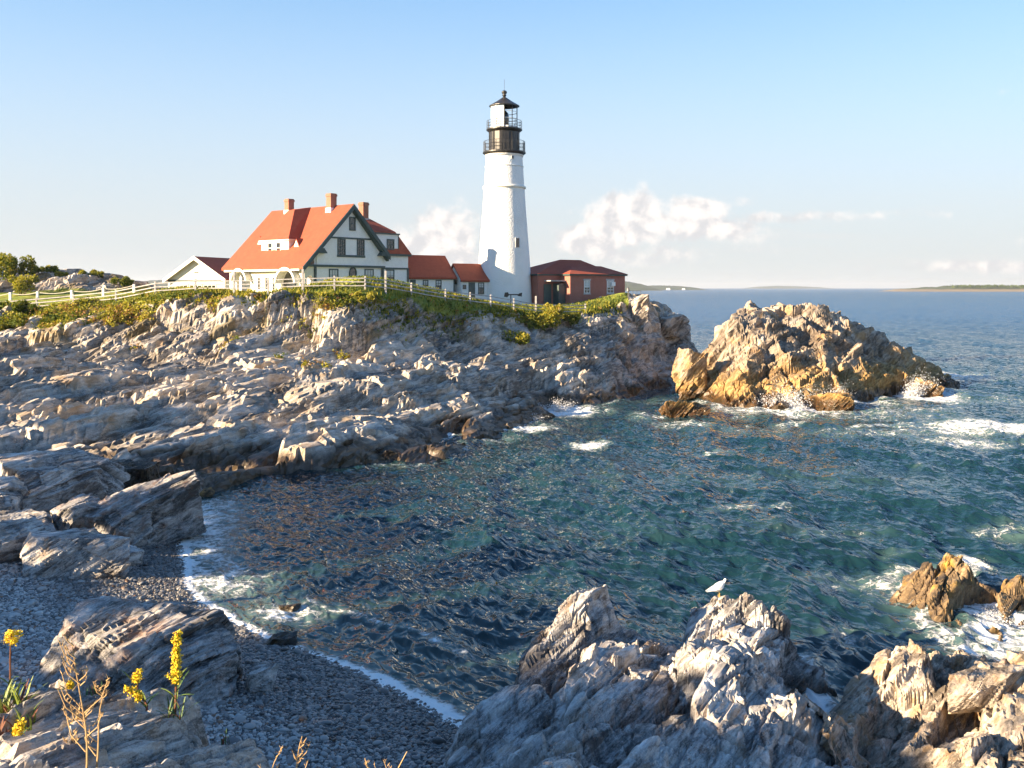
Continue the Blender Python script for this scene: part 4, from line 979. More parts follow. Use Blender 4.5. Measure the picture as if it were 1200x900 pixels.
    MB().add(v, [(0, 1, 5, 4), (1, 2, 6, 5), (2, 3, 7, 6), (3, 0, 4, 7), (4, 5, 9, 8), (5, 6, 9), (6, 7, 8, 9), (7, 4, 8), (0, 3, 2, 1)]).build('wing_roof', M['red'], H)
    p = ray_local(H, 440, 294, 'y', .30); q = ray_local(H, 466.5, 275.5, 'y', .30)
    MB().box(p[0], q[0], .30, 2.6, c_+.05, q[2]).build('dormer_wall', M['white'], H)
    MB().box(p[0]-.1, q[0]+.15, .1, 2.2, q[2], q[2]+.16).build('dormer_eave', M['green'], H)
    MB().box(q[0]-.02, q[0]+.10, .27, .5, c_+.05, q[2]).build('corner_board', M['green'], H)
    fw(454, 461, 281.4, 291.5, .30, cols=2, rows=2)
    fw(453, 461, 317, 341, .35, cols=2, rows=4, blind=.3)
    # ---- chimneys
    for x, y, z0, z1_, s in ((RX-.1, 11.5, 9.9, 12.45, .40), (RX-.35, 3.2, 9.7, 12.55, .42), (12.1, 4.3, 9.3, 12.0, .42)):
        cm = MB().box(x-s, x+s, y-s, y+s, z0, z1_).build('chimney', M['chim'], H)
        MB().box(x-s-.06, x+s+.06, y-s-.06, y+s+.06, z1_-.35, z1_-.12).build('cap', M['chim'], cm)
        MB().box(x-s-.07, x+s+.07, y-s-.07, y+s+.07, z0, z0+.75 if x > 9 else z0+1.2).build('flashing', M['whitep'] if x < 9 else M['concrete'], cm)
    # ---- hipped dormer on the sunny slope
    MB().box(1.7, 4.6, 4.85, 10.05, 5.3, 7.2).build('dormer_wall', M['cream'], H)
    MB().box(1.5, 4.0, 4.6, 10.3, 7.1, 7.24).build('dormer_eave', M['trim'], H)
    v = [(1.4, 4.5, 7.245), (1.4, 10.4, 7.245), (4.4, 8.6, 10.82), (4.4, 7.44, 10.82), (RX, 7.44, ZR+.33), (RX, 8.6, ZR+.33), (3.1, 4.5, 7.245), (3.1, 10.4, 7.245)]
    MB().add(v, [(0, 1, 2, 3), (0, 3, 4, 6), (3, 2, 5, 4), (2, 1, 7, 5)]).build('dormer_roof', M['red'], H)
    for a0 in (6.35, 7.95): opening(H, 'x', 1.7, a0, a0+.7, 5.75, 6.85, 1, 2, .09, M['trim'])
    for y0 in (3.2, 10.9):      # little triangular roof vents
        x0 = 2.0 if y0 < 5 else 2.5; z0 = ZE+SL*x0+.05
        g = MB().add([(x0, y0, z0), (x0, y0+1.3, z0), (x0, y0+.65, z0+1.15), (x0+1.25, y0+.65, z0+1.2)], [(0, 1, 2), (0, 2, 3), (1, 3, 2)]).build('roof_vent', M['red'], H)
        MB().add([(x0-.03, y0+.12, z0), (x0-.03, y0+1.18, z0), (x0-.03, y0+.65, z0+.95)], [(0, 1, 2)]).build('louver', M['trim'], g)
    # ---- porch: outer wall with two round arches, side arch, eyebrow hoods
    def arch_wall(axis, pl, th, u0, u1, zt, archs, m, name):
        us = [u0, u1]
        for c, r, zs in archs: us += [c+r*math.cos(a) for a in np.linspace(0, math.pi, 17)]
        us = sorted(set(round(u, 4) for u in us)); mb = MB()
        for a, b in zip(us[:-1], us[1:]):
            def low(u):
                for c, r, zs in archs:
                    if abs((a+b)/2-c) < r: return zs+math.sqrt(max(0, r*r-(u-c)**2))
                return -1.5
            za, zb_ = low(a), low(b)
            if axis == 'x': mb.hexa([(pl, a, za), (pl+th, a, za), (pl+th, b, zb_), (pl, b, zb_), (pl, a, zt), (pl+th, a, zt), (pl+th, b, zt), (pl, b, zt)])
            else: mb.hexa([(a, pl, za), (b, pl, zb_), (b, pl+th, zb_), (a, pl+th, za), (a, pl, zt), (b, pl, zt), (b, pl+th, zt), (a, pl+th, zt)])
        return mb.build(name, m, H)
    archs = []
    for p0, p1 in ((277.5, 293.5), (329.5, 350.5)):
        ya, yb = ray_local(H, p0, 330, 'x', .45)[1], ray_local(H, p1, 330, 'x', .45)[1]; r = abs(ya-yb)/2; archs.append(((ya+yb)/2, r, 3.72-r))
    arch_wall('x', .45, .28, .35, HL-.3, 4.25, archs, M['cream'], 'porch_wall')
    arch_wall('y', .36, .28, .75, 1.72, 4.3, [(1.2, .40, 2.7)], M['cream'], 'porch_wall')
    for c, r, zs in archs:
        r0, r1 = r+.05, r+.30; a_lo = .12
        def hood(ra, rb, x0, x1, nm, m, par=H, lo=.12):
            an = np.linspace(lo, math.pi-lo, 25)
            poly = [(c+ra*math.cos(a), zs+ra*math.sin(a)) for a in an]+[(c+rb*math.cos(a), zs+rb*math.sin(a)) for a in an[::-1]]
            mb = MB(); n = len(an)
            vs = [(x0, u, z) for u, z in poly]+[(x1, u, z) for u, z in poly]; N = len(poly); fs = []
            for i in range(n-1):
                j = N-1-i; fs += [(i, i+1, j-1, j), (N+j, N+j-1, N+i+1, N+i), (i, N+i, N+i+1, i+1), (j, j-1, N+j-1, N+j)]
            fs += [(0, N-1, 2*N-1, N), (n-1, n, N+n, N+n-1)]
            return mb.add(vs, fs).build(nm, m, par)
        h = hood(r0, r1, -.34, .46, 'arch_hood', M['trim']); hood(r1+.003, r1+.11, -.30, 1.3, 'hood_roof', M['red'], h, .85)
    MB().box(-.3, .4, .3, HL-.3, ZE-.42, ZE-.22).build('eave_board', M['trim'], H)
    for y0 in (5.6, 7.0, 8.4): opening(H, 'x', .45, y0, y0+.42, 1.6, 2.9, 1, 1, .08, M['trim'])
    MB().box(.4, 1.74, .4, HL-.4, -.4, .3).build('porch_floor', M['concrete'], H)
    q = archs[1][0]; MB().box(1.66, 1.76, q-.2, q+.75, .3, 2.6).build('porch_door', M['greyg'], H)
    opening(H, 'x', 1.74, archs[0][0]-.7, archs[0][0]+.5, 1.4, 3.0, 2, 2, .09, M['trim'])
house()

# ================================================================ low white buildings joining house and tower
def link_building(nm, label, origin, rz, x0, x1, y0, y1, ze, zr, wins, small=(), door=None, panel=None, lend=False):
    o = thing(nm, label, 'building', origin, rz)
    ym = (y0+y1)/2; sl = (zr-ze)/(ym-y0)
    MB().prism([(y0, -1.5), (y1, -1.5), (y1, ze), (ym, zr-.05), (y0, ze)], 'x', x0, x1).build('wall', M['white'], o)
    for s in (0, 1):
        ya, yb = (y0-.3, ym) if s == 0 else (y1+.3, ym+.003)
        MB().prism([(ya, ze-.3*sl), (yb, zr), (yb, zr+.2), (ya, ze-.3*sl+.2)], 'x', x0-.22, x1+.22).build('roof', M['red'], o)
    MB().box(x0-.2, x1+.2, y0-.24, y0-.003, ze-.36, ze-.05).build('eave_board', M['green'], o)
    MB().box(x1-.12, x1+.03, y0-.04, y0+.2, -1.2, ze-.3).build('corner_board', M['green'], o)
    for (a, b, c, d, kind) in wins:
        p = ray_local(o, a, d, 'y', y0); q = ray_local(o, b, c, 'y', y0)
        if kind == 'w': opening(o, 'y', y0, p[0]+.08, q[0]-.08, p[2], min(q[2], ze-.5), 2, 4, .09, blind=.4)
        elif kind == 's': opening(o, 'y', y0, p[0]+.06, q[0]-.06, p[2], q[2], 1, 1, .07)
        else:
            dr = MB().box(p[0], q[0], y0-.05, y0+.02, p[2], min(q[2], ze-.4)).build('door', M['greyg'], o)
            if kind == 'd': MB().box(q[0]-.16, q[0]-.08, y0-.10, y0-.05, p[2]+.95, p[2]+1.08).build('handle', M['steel'], dr)
    if lend:   # small window in the end wall
        p = ray_local(o, 534.2, 330.5, 'x', x0); opening(o, 'x', x0, p[1]-.2, p[1]+.2, p[2]-.22, p[2]+.22, 1, 1, .06)
    return o
A9 = math.atan2(.6, .8)
link_building('link_building', 'low white building with dark red roof joined to the right of the house', (-12.6, 113.0, 9.6), A9, -1.2, 6.75, 0, 4.9, 3.45, 5.95,
    [(495.6, 501.6, 326.5, 340.5, 'w'), (510.5, 517, 326.5, 342.5, 'w'), (480.5, 487, 326, 345, 'p')])
link_building('link_building', 'smaller white building with dark red roof touching the lighthouse tower', (-12.6, 113.0, 9.6), A9, 7.35, 12.6, -.75, 2.6, 3.15, 4.95,
    [(549, 556.5, 330, 349, 'd'), (560.4, 567, 329.5, 344, 'w'), (542.3, 546, 334.3, 338, 's')], lend=True)

# ================================================================ lighthouse
TX, TY, TZ = -1.0, 122.0, 9.3
TWR = thing('lighthouse', 'tall tapering white lighthouse tower with black lantern and two railed galleries', 'lighthouse', (TX, TY, TZ))
def tower():
    s = TY/FPX
    def zz(py): return CH-(py-337)*s-TZ
    prof = [(3.72, -1.0), (3.62, zz(357)), (3.36, zz(310)), (3.08, zz(277)), (2.80, zz(245)), (2.64, zz(221))]
    MB().lathe(prof, 72).build('tower_wall', M['tower'], TWR, True)
    MB().lathe([(2.60, zz(219)), (2.44, zz(195)), (2.38, zz(184))], 72).build('upper_wall', M['tower'], TWR, True)
    MB().lathe([(2.3, zz(184)), (2.46, zz(184)), (2.52, zz(180.5)), (2.3, zz(180.5))], 64).build('cornice', M['tower'], TWR, True)
    MB().lathe([(2.5, zz(222)), (2.80, zz(221.3)), (2.84, zz(220)), (2.76, zz(218.6)), (2.5, zz(218.3))], 72).build('belt_course', M['trim'], TWR, True)
    MB().lathe([(2.36, zz(196.3)), (2.52, zz(196)), (2.50, zz(195)), (2.36, zz(194.8))], 64).build('belt_course', M['tower'], TWR, True)
    def deck(py, r, th, nm='gallery_deck'):
        z = zz(py); MB().lathe([(.5, z-th), (r-.35, z-th-.28), (r-.05, z-th), (r, z-th), (r, z), (.5, z)], 48).build(nm, M['iron'], TWR)
        return z
    def rail(z, r, h, n, nrail, nm='railing'):
        b = MB()
        for i in range(n): a = 2*math.pi*i/n; b.tube([(r*math.cos(a), r*math.sin(a), z-.02), (r*math.cos(a), r*math.sin(a), z+h)], .032, 5)
        for k in range(nrail):
            zr = z+h*(k+1)/nrail; b.tube([(r*math.cos(a), r*math.sin(a), zr) for a in np.linspace(0, 2*math.pi, 49)], .026, 5, False)
        b.build(nm, M['iron'], TWR)
    z1 = deck(178.5, 2.80, .16); rail(z1, 2.68, 1.35, 16, 3)
    # mesh screen of thin balusters in the lower railing
    b = MB()
    for i in range(96): a = 2*math.pi*(i+.5)/96; b.box(2.66*math.cos(a)-.008, 2.66*math.cos(a)+.008, 2.66*math.sin(a)-.008, 2.66*math.sin(a)+.008, z1, z1+1.33)
    b.build('balusters', M['steel'], TWR)
    MB().lathe([(1.98, z1-.01), (1.98, zz(154))], 20).build('watch_room', M['iron'], TWR)
    for k in range(10):
        a = 2*math.pi*k/10+.2; MB().box(1.99*math.cos(a)-.05, 1.99*math.cos(a)+.05, 1.99*math.sin(a)-.05, 1.99*math.sin(a)+.05, z1, zz(154)).build('watch_room_rib', M['iron'], TWR)
    z2 = deck(151.6, 2.34, .16); rail(z2, 2.26, 1.05, 14, 3)
    # lantern: ten sides, those turned inland are blanked with white panels
    zl, zt, r = z2, zz(124.2), 1.74; n = 10
    MB().lathe([(r+.05, zl), (r+.05, zl+.30)], n).build('lantern_sill', M['whitep'], TWR)
    for k in range(n):
        a0, a1 = 2*math.pi*k/n+R(18), 2*math.pi*(k+1)/n+R(18); p, q = (r*math.cos(a0), r*math.sin(a0)), (r*math.cos(a1), r*math.sin(a1)); am = (a0+a1)/2
        MB().tube([(p[0], p[1], zl+.02), (p[0], p[1], zt)], .055, 6).build('mullion', M['whitep'] if math.cos(a0) < -.05 else M['iron'], TWR)
        blank = math.cos(am) < -.02
        f = .97
        pa = MB().add([(p[0]*f, p[1]*f, zl+.3), (q[0]*f, q[1]*f, zl+.3), (q[0]*f, q[1]*f, zt), (p[0]*f, p[1]*f, zt)], [(0, 1, 2, 3)]).build('lantern_panel' if blank else 'lantern_pane', M['whitep'] if blank else M['clear'], TWR)
        if not blank:
            for t in (.36, .68):
                zc = zl+.3+(zt-zl-.3)*t; MB().tube([(p[0]*.99, p[1]*.99, zc), (q[0]*.99, q[1]*.99, zc)], .04, 5).build('glazing_bar', M['whitep'], pa)
    MB().lathe([(.25, zl), (.55, zl+.5), (.62, zl+1.3), (.55, zl+2.0), (.2, zl+2.4)], 20).build('lens', M['glass'], TWR, True)
    MB().lathe([(.05, zz(113.2)), (.30, zz(114.6)), (1.0, zz(119)), (1.98, zz(124.2)), (1.98, zz(124.9)), (1.6, zz(124.9))], n*2).build('lantern_roof', M['iron'], TWR)
    MB().lathe([(.18, zz(114)), (.20, zz(112.5)), (.28, zz(112)), (.28, zz(111.2)), (.16, zz(110.8)), (.30, zz(109.6)), (.36, zz(108.4)), (.32, zz(107.2)), (.18, zz(106.2)), (.02, zz(105.7))], 20).build('ventilator_ball', M['iron'], TWR, True)
    MB().tube([(0, 0, zz(106)), (0, 0, zz(93))], .022, 5).build('lightning_rod', M['iron'], TWR)
    # windows on the shaft, set on the side that looks our way
    def tw(px, py0, py1, rr, w, m=None):
        x = (px-591)*s; y = -math.sqrt(max(.01, rr*rr-x*x)); a = math.atan2(x, -y)
        f = thing_part = MB().box(-w-.07, w+.07, -.10, .12, zz(py1)-.07, zz(py0)+.07).build('window', M['concrete'], TWR)
        g = MB().box(-w, w, -.13, -.101, zz(py1), zz(py0)).build('pane', M['glass'], f)
        f.location = (x, y, 0); f.rotation_euler = (0, 0, a)
    tw(606, 280.5, 290.5, 3.14, .22); tw(600.5, 185.5, 188, 2.42, .10)
M['clear'] = None
def clear_glass():
    m, T = pbsdf('lantern glass'); T.put(T.b, 'Base Color', (1, 1, 1)); T.put(T.b, 'Roughness', .02); T.put(T.b, 'Transmission Weight', 1.0); T.put(T.b, 'IOR', 1.02); T.put(T.b, 'Specular IOR Level', .8); return m
M['clear'] = clear_glass()
tower()

# ================================================================ brick building
BB = thing('brick_building', 'low red brick building with hipped roof right of the lighthouse', 'building', (7.5, 121.0, 9.5), A9)
def brick_house():
    MB().box(0, 9.7, 0, 3, -1.5, 3.75).build('front_wall', M['brick'], BB); MB().box(-3.6, 9.6, 2.1, 9.2, -1.5, 3.74).build('wall', M['brick'], BB)
    MB().box(-3.85, 9.95, 1.85, 9.45, 3.745, 3.95).build('eave_board', M['green'], BB); MB().box(-.25, 9.95, -.25, 3.0, 3.755, 3.96).build('eave_board', M['green'], BB)
    def hip(x0, x1, y0, y1, z0, r0, r1, yr, zr, nm):
        MB().add([(x0, y0, z0), (x1, y0, z0), (x1, y1, z0), (x0, y1, z0), (r0, yr, zr), (r1, yr, zr)], [(0, 1, 5, 4), (1, 2, 5), (2, 3, 4, 5), (3, 0, 4), (0, 3, 2, 1)]).build(nm, M['red'], BB)
    hip(-3.95, 10.05, 1.75, 9.55, 3.955, 3.0, 6.6, 5.6, 6.0, 'roof'); hip(-.36, 10.06, -.36, 5.6, 3.965, 2.3, 7.6, 2.5, 5.1, 'front_roof')
    for a, b in ((684.3, 691.2), (711, 719)):
        p = ray_local(BB, a, 343, 'y', 0); q = ray_local(BB, b, 329.6, 'y', 0)
        w = opening(BB, 'y', 0, p[0]+.08, q[0]-.08, p[2], q[2], 2, 4, .08, M['whitep'], blind=.55)
        MB().box(p[0]-.12, q[0]+.12, -.07, .01, q[2]+.09, q[2]+.30).build('lintel', M['concrete'], w); MB().box(p[0]-.1, q[0]+.1, -.12, .01, p[2]-.24, p[2]-.10).build('sill', M['concrete'], w)
    p = ray_local(BB, 714, 333, 'y', 0); MB().box(p[0]+.15, p[0]+.8, -.35, -.12, p[2]-.25, p[2]+.3).build('air_conditioner', M['whitep'], BB)
    p = ray_local(BB, 637, 352, 'y', 2.1); q = ray_local(BB, 645.5, 333, 'y', 2.1); d = MB().box(p[0], q[0], 2.0, 2.12, -.4, q[2]).build('door', M['greyg'], BB); MB().box(q[0]-.2, q[0]-.1, 1.94, 2.0, .9, 1.05).build('handle', M['steel'], d)
    MB().box(-1.15, -.05, .9, 2.09, -.6, q[2]+.1).build('door_screen', M['greyg'], BB); MB().box(-2.6, 0-.03, .8, 2.09, q[2]+.35, q[2]+.5).build('door_canopy', M['concrete'], BB)
    p = ray_local(BB, 703, 349.5, 'y', 0); MB().lathe([(.01, 0), (.22, 0), (.22, .06), (.01, .06)], 16).build('round_vent', M['whitep'], BB)
    v = [o for o in BB.children if o.name.startswith('round_vent')][0]; v.location = (p[0], -.065, p[2]); v.rotation_euler = (R(90), 0, 0)
brick_house()
# stepped concrete wall running down from the brick house
def conc_wall():
    o = thing('concrete_wall', 'low grey concrete wall sloping below the brick building', 'wall', (8.3, 118.6, 8.4), math.atan2(7.2, 7.6))
    for i, (x0, x1, z) in enumerate([(-.6, 2.4, 1.05), (2.41, 5.2, 1.35), (5.21, 8.0, 1.8), (8.01, 10.4, 2.3)]): MB().box(x0, x1, -.16, .16, -1.2, z).build('wall_section', M['concrete'], o, bevel=.03)
    MB().box(-.9, -.62, -.2, .2, -1.2, 1.35).build('end_post', M['whitep'], o, bevel=.03)
conc_wall()
def pinnacle_rail():
    x, y = (745-600)/FPX*117.0, 117.0
    o = thing('guard_rail', 'thin metal guard rail on the rock pinnacle at the end of the point', 'railing', (x, y, 10.0))
    for k, dx in enumerate((-.6, -.05, .5, 1.0)): MB().tube([(dx-.3, .3*k-.3, -.6), (dx-.3, .3*k-.3, 1.35)], .035, 6).build('post', M['steel'], o)
    for z in (.7, 1.3): MB().tube([(-.9, -.3, z), (.7, .6, z)], .028, 6).build('rail', M['steel'], o)
    l = thing('lamp_post', 'short dark lamp post beside the guard rail', 'lamp', (x-.9, y+.4, 10.0)); MB().tube([(0, 0, -.6), (0, 0, 1.2)], .05, 8).build('post', M['steel'], l); MB().lathe([(.08, 1.2), (.2, 1.25), (.16, 1.6), (.03, 1.7)], 10).build('lamp_head', M['steel'], l)
pinnacle_rail()

# ================================================================ garage left of the house
GA = thing('garage', 'white gabled garage with dark roof, left of the house', 'garage', P3(230, 350, 121.0), R(-14.5))
def garage():
    w, ze, zr, L = 4.15, 2.55, 5.25, 8.0; sl = (zr-ze)/w
    MB().prism([(-w, -1.5), (w, -1.5), (w, ze), (0, zr), (-w, ze)], 'y', 0, L).build('wall', M['cream'], GA)
    for s in (-1, 1): MB().prism([(s*(w+.35), ze-.35*sl), (s*.003, zr), (s*.003, zr+.2), (s*(w+.35), ze-.35*sl+.2)], 'y', -.55, L+.3).build('roof', M['red'], GA)
    for s in (-1, 1): MB().prism([(s*(w+.4), ze-.4*sl-.26), (s*.002, zr-.26), (s*.002, zr+.24), (s*(w+.4), ze-.4*sl+.24)], 'y', -.62, -.551).build('rake_board', M['trim'], GA)
    MB().box(-w+.02, w-.02, -.06, -.004, ze-.35, ze-.1).build('band', M['greyg'], GA)
    for x in (-3.0, -.95, 1.1):
        d = MB().box(x, x+1.85, -.08, -.01, -.8, 1.95).build('garage_door', M['trim'], GA)
        for k in range(3): MB().box(x+.1+k*.57, x+.57+k*.57, -.1, -.081, .9, 1.7).build('door_pane', M['glass'], d)
    MB().box(-.3, .3, -.04, -.004, 3.3, 3.45).build('name_board', M['greyg'], GA)
garage()

# ================================================================ fences, small things on the lawn
def fence():
    fp = [(-14, 367), (43, 363), (86, 359), (136, 354), (182, 345), (229, 342), (274.5, 342), (314, 341), (355, 339.5), (392, 338.5), (428, 339), (452, 341), (482, 346), (522, 353), (551, 356.5), (575, 359), (602, 363), (628, 367.5), (656, 368.5), (686, 368.5)]
    pts = [P3(px, py, float(np.interp(px, cpx, cY))+.7) for px, py in fp]; fp = [f[0] for f in fp]
    o = thing('rail_fence', 'weathered white three-rail fence along the cliff top', 'fence', pts[0])
    b = Vector(pts[0])
    tall = {274.5, 355, 452, 628}
    for px, p in zip(fp, pts):
        q = Vector(p)-b; h = 2.0 if px in tall else 1.28; w = .10 if px in tall else .085
        MB().box(q.x-w, q.x+w, q.y-w, q.y+w, q.z-1.1, q.z+h).build('post', M['fence'], o, bevel=.015)
    for p, n in zip(pts[:-1], pts[1:]):
        for h in (.36, .72, 1.08):
            a, c = Vector(p)-b+Vector((0, -.10, h)), Vector(n)-b+Vector((0, -.10, h)); m_ = (a+c)/2-Vector((0, 0, random.uniform(0, .04)))
            mb = MB()
            for s, e in ((a, m_), (m_, c)): mb.hexa([(s.x, s.y-.03, s.z-.05), (e.x, e.y-.03, e.z-.05), (e.x, e.y+.03, e.z-.05), (s.x, s.y+.03, s.z-.05), (s.x, s.y-.03, s.z+.05), (e.x, e.y-.03, e.z+.05), (e.x, e.y+.03, e.z+.05), (s.x, s.y+.03, s.z+.05)])
            mb.build('rail', M['fence'], o)
    return pts
FENCE = fence()
def rope_fence():
    pts = []
    for px in (-30, 12, 44, 84, 121, 157): Y = 107.0; x = (px-600)/FPX*Y; pts.append(Vector((x, Y, ground(x, Y))))
    o = thing('rope_fence', 'low rope fence on white posts across the lawn at left', 'fence', pts[0]); b = pts[0]
    for p in pts: q = p-b; MB().box(q.x-.12, q.x+.12, q.y-.12, q.y+.12, q.z-.4, q.z+.95).build('post', M['whitep'], o, bevel=.02)
    for p, n in zip(pts[:-1], pts[1:]): MB().tube([(p-b).lerp(n-b, t)+Vector((0, 0, .85-.9*t*(1-t))) for t in np.linspace(0, 1, 9)], .045, 6).build('rope', M['rope'], o)
rope_fence()
def sign():
    x, y, _ = P3(601, 350, 116.0); z = ground(x, y)
    o = thing('weather_vane_sign', 'small black scrolled sign on a post in front of the tower', 'sign', (x, y, z))
    MB().tube([(-.25, 0, -.4), (-.25, 0, 1.3)], .06, 8).build('post', M['iron'], o)
    mb = MB(); mb.box(-.75, .95, -.04, .04, 1.28, 1.42)
    mb.build('bar', M['iron'], o)
    MB().prism([(-1.1, 1.1), (-.7, 1.0), (-.45, 1.3), (-.6, 1.65), (-1.0, 1.6)], 'y', -.05, .05).build('scroll', M['iron'], o); MB().prism([(.55, 1.2), (1.1, 1.1), (1.15, 1.6), (.8, 1.52)], 'y', -.05, .05).build('scroll', M['iron'], o)
sign()
# ================================================================ far shores and the air between
def coast(name, px0, px1, Y, env, depth, m, seed, rough=.12):
    """a low shore seen across the water: envelope of (photo px, height in metres)"""
    n = 160; px = np.linspace(px0, px1, n); h = np.interp(px, [e[0] for e in env], [e[1] for e in env])
    nr = 14; V = []
    for j, t in enumerate(np.linspace(0, 1, nr)):
        y = Y+depth*t; prof = math.sin(math.pi*min(1, t*1.25)/2)**.7 if t < .8 else 1-(t-.8)*4
        x = (px-600)/FPX*Y*(1+.02*t)
        z = h*prof*(1+rough*fbm(x, x*0+y, x*0, (px1-px0)*Y/FPX*.03, 4, seed+j//4))-.6
        if j == 0: z = x*0-1.0
        V.append(np.stack([x, x*0+y, z], -1))
    me = np_mesh(name, np.concatenate(V), grid_faces(nr, n)); o = link(name, me, m); tag(o, kind='structure'); return o
def coast_mat(name, low, high, zc):
    m, T = pbsdf(name); p = pos(T); z = T.sep(p)[2]; n = T.noise(p, .03, 5, .65)
    T.put(T.b, 'Base Color', T.mix(T.ramp(T.math('ADD', z, T.math('MULTIPLY', T.math('SUBTRACT', n, .5), 8)), zc-1, zc+1), low, T.mix(T.ramp(n, .4, .6), high, tuple(v*.6 for v in high)))); T.put(T.b, 'Roughness', .9); return m
M['shore'] = coast_mat('wooded far shore', (.06, .07, .04), (.035, .06, .025), 2); M['isle'] = coast_mat('rocky low island', (.20, .155, .10), (.05, .075, .028), 7)
coast('far_hills', 560, 780, 3600, [(560, 28), (640, 34), (700, 44), (735, 44), (750, 36), (765, 26), (776, 12), (780, 4)], 500, M['shore'], 3)
coast('far_hills', 740, 832, 4600, [(740, 18), (780, 24), (800, 22), (815, 18), (826, 12), (832, 3)], 500, M['shore'], 8)
coast('far_hills', 120, 290, 4200, [(120, 40), (170, 52), (200, 50), (240, 45), (290, 40)], 500, M['shore'], 12)
coast('far_hills', 880, 985, 11000, [(880, 4), (900, 24), (920, 34), (945, 30), (970, 18), (985, 3)], 800, M['shore'], 15)
coast('low_island', 1056, 1330, 2700, [(1056, .5), (1068, 5), (1080, 8), (1110, 13), (1125, 14), (1135, 17), (1160, 16), (1200, 18), (1260, 16), (1330, 6)], 260, M['isle'], 21, .25)
def isle_trees():
    """dark scrub along the crest of the low island, a single far-off mass"""
    rg = np.random.RandomState(2); n = 2600
    px = 1125+rg.rand(n)*190; x = (px-600)/FPX*2740; y = 2740+rg.rand(n)*120; z = 12+rg.rand(n)*6
    s = 2.2+rg.rand(n)*2.4
    d = rg.normal(size=(n, 4, 3)); q = np.stack([x, y, z], -1)[:, None, :]+d*s[:, None, None]*.5
    me = np_mesh('island_scrub', q.reshape(-1, 3), np.arange(4*n).reshape(-1, 4), False, {'tone': np.repeat(rg.rand(n), 4)})
    o = link('island_scrub', me, M['leaf']); tag(o, 'dark scrub along the crest of the far low island', 'scrub', kind='stuff')
isle_trees()
def far_house(px, Y, w, h, label):
    x = (px-600)/FPX*Y; o = thing('far_house', label, 'house', (x, Y-1, 2.0)); MB().box(-w, w, -3, 3, -3, h).build('wall', M['whitep'], o); MB().prism([(-w-.5, h), (w+.5, h), (0, h+w*.7)], 'y', -3.4, 3.4).build('roof', M['greyg'], o)
far_house(783, 4600, 9, 7, 'tiny white house on the far shore nearest the brick building'); far_house(801, 4600, 7, 6, 'tiny white house on the far shore farther from the brick building')
def haze():
    o = MB().box(-36000, 36000, -400, 17000, -5.5, 90).build('haze', None)
    m = bpy.data.materials.new('haze'); m.use_nodes = True; T = NT(m.node_tree); T.n.clear()
    out = T.new('ShaderNodeOutputMaterial'); v = T.new('ShaderNodeVolumePrincipled')
    T.put(v, 'Color', (.86, .92, 1.0)); T.put(v, 'Density', 0.00006); T.put(v, 'Anisotropy', .2)
    T.l.new(v.outputs[0], out.inputs['Volume']); o.data.materials.append(m)
    tag(o, 'thin pale sea haze over the whole view', 'haze', kind='stuff')
haze()
# ================================================================ plants
def cover_mat():
    m, T = pbsdf('cliff top shrubs'); t = T.attr('tone'); h = T.attr('hue')
    g = T.mix(t, (.055, .085, .014), (.14, .18, .03)); y = T.mix(t, (.24, .22, .03), (.46, .40, .06)); r = T.mix(t, (.22, .11, .04), (.38, .23, .09))
    col = T.mix(T.ramp(h, .38, .55), g, y); col = T.mix(T.ramp(h, .78, .86), col, r)
    T.put(T.b, 'Base Color', col); T.put(T.b, 'Roughness', .65); T.put(T.b, 'Specular IOR Level', .25)
    tr = T.new('ShaderNodeBsdfTranslucent'); T.put(tr, 'Color', T.mix(1.0, col, (1.1, 1.15, .5), 'MULTIPLY'))
    mx = T.new('ShaderNodeMixShader'); mx.inputs[0].default_value = .35
    T.l.new(T.b.outputs[0], mx.inputs[1]); T.l.new(tr.outputs[0], mx.inputs[2]); T.l.new(mx.outputs[0], T.out.inputs[0]); return m
M['cover'] = cover_mat()

def leaves_at(P, size, rg, n, spread, hue, upright=.0, lift=.35):
    """n leaf quads round each centre"""
    N = len(P); k = np.repeat(np.arange(N), n)
    p = P[k]+rg.normal(size=(N*n, 3))*spread[k][:, None]*np.array([.5, .5, .36]); p[:, 2] += lift*spread[k]
    nn = rg.normal(size=(N*n, 3))+np.array([0, 0, .5]); nn[:, 2] *= (1-upright); nn /= np.linalg.norm(nn, axis=1, keepdims=True)
    t = np.cross(nn, rg.normal(size=(N*n, 3))); t /= np.linalg.norm(t, axis=1, keepdims=True); b = np.cross(nn, t)
    s = (size*(.6+.8*rg.rand(N*n)))[:, None]
    q = np.stack([p-t*s, p+b*s*.55, p+t*s, p-b*s*.55], 1).reshape(-1, 3)
    tone = np.repeat(np.clip(.5+.28*rg.normal(size=N*n), 0, 1), 4); h = np.repeat(np.clip(hue[k]+.06*rg.normal(size=N*n), 0, 1), 4)
    return q, tone, h
def cover_object(name, label, cat, parts):
    Q = np.concatenate([p[0] for p in parts]); t = np.concatenate([p[1] for p in parts]); h = np.concatenate([p[2] for p in parts])
    me = np_mesh(name, Q, np.arange(len(Q)).reshape(-1, 4), False, {'tone': t, 'hue': h})
    o = link(name, me, M['cover']); tag(o, label, cat, kind='stuff'); return o

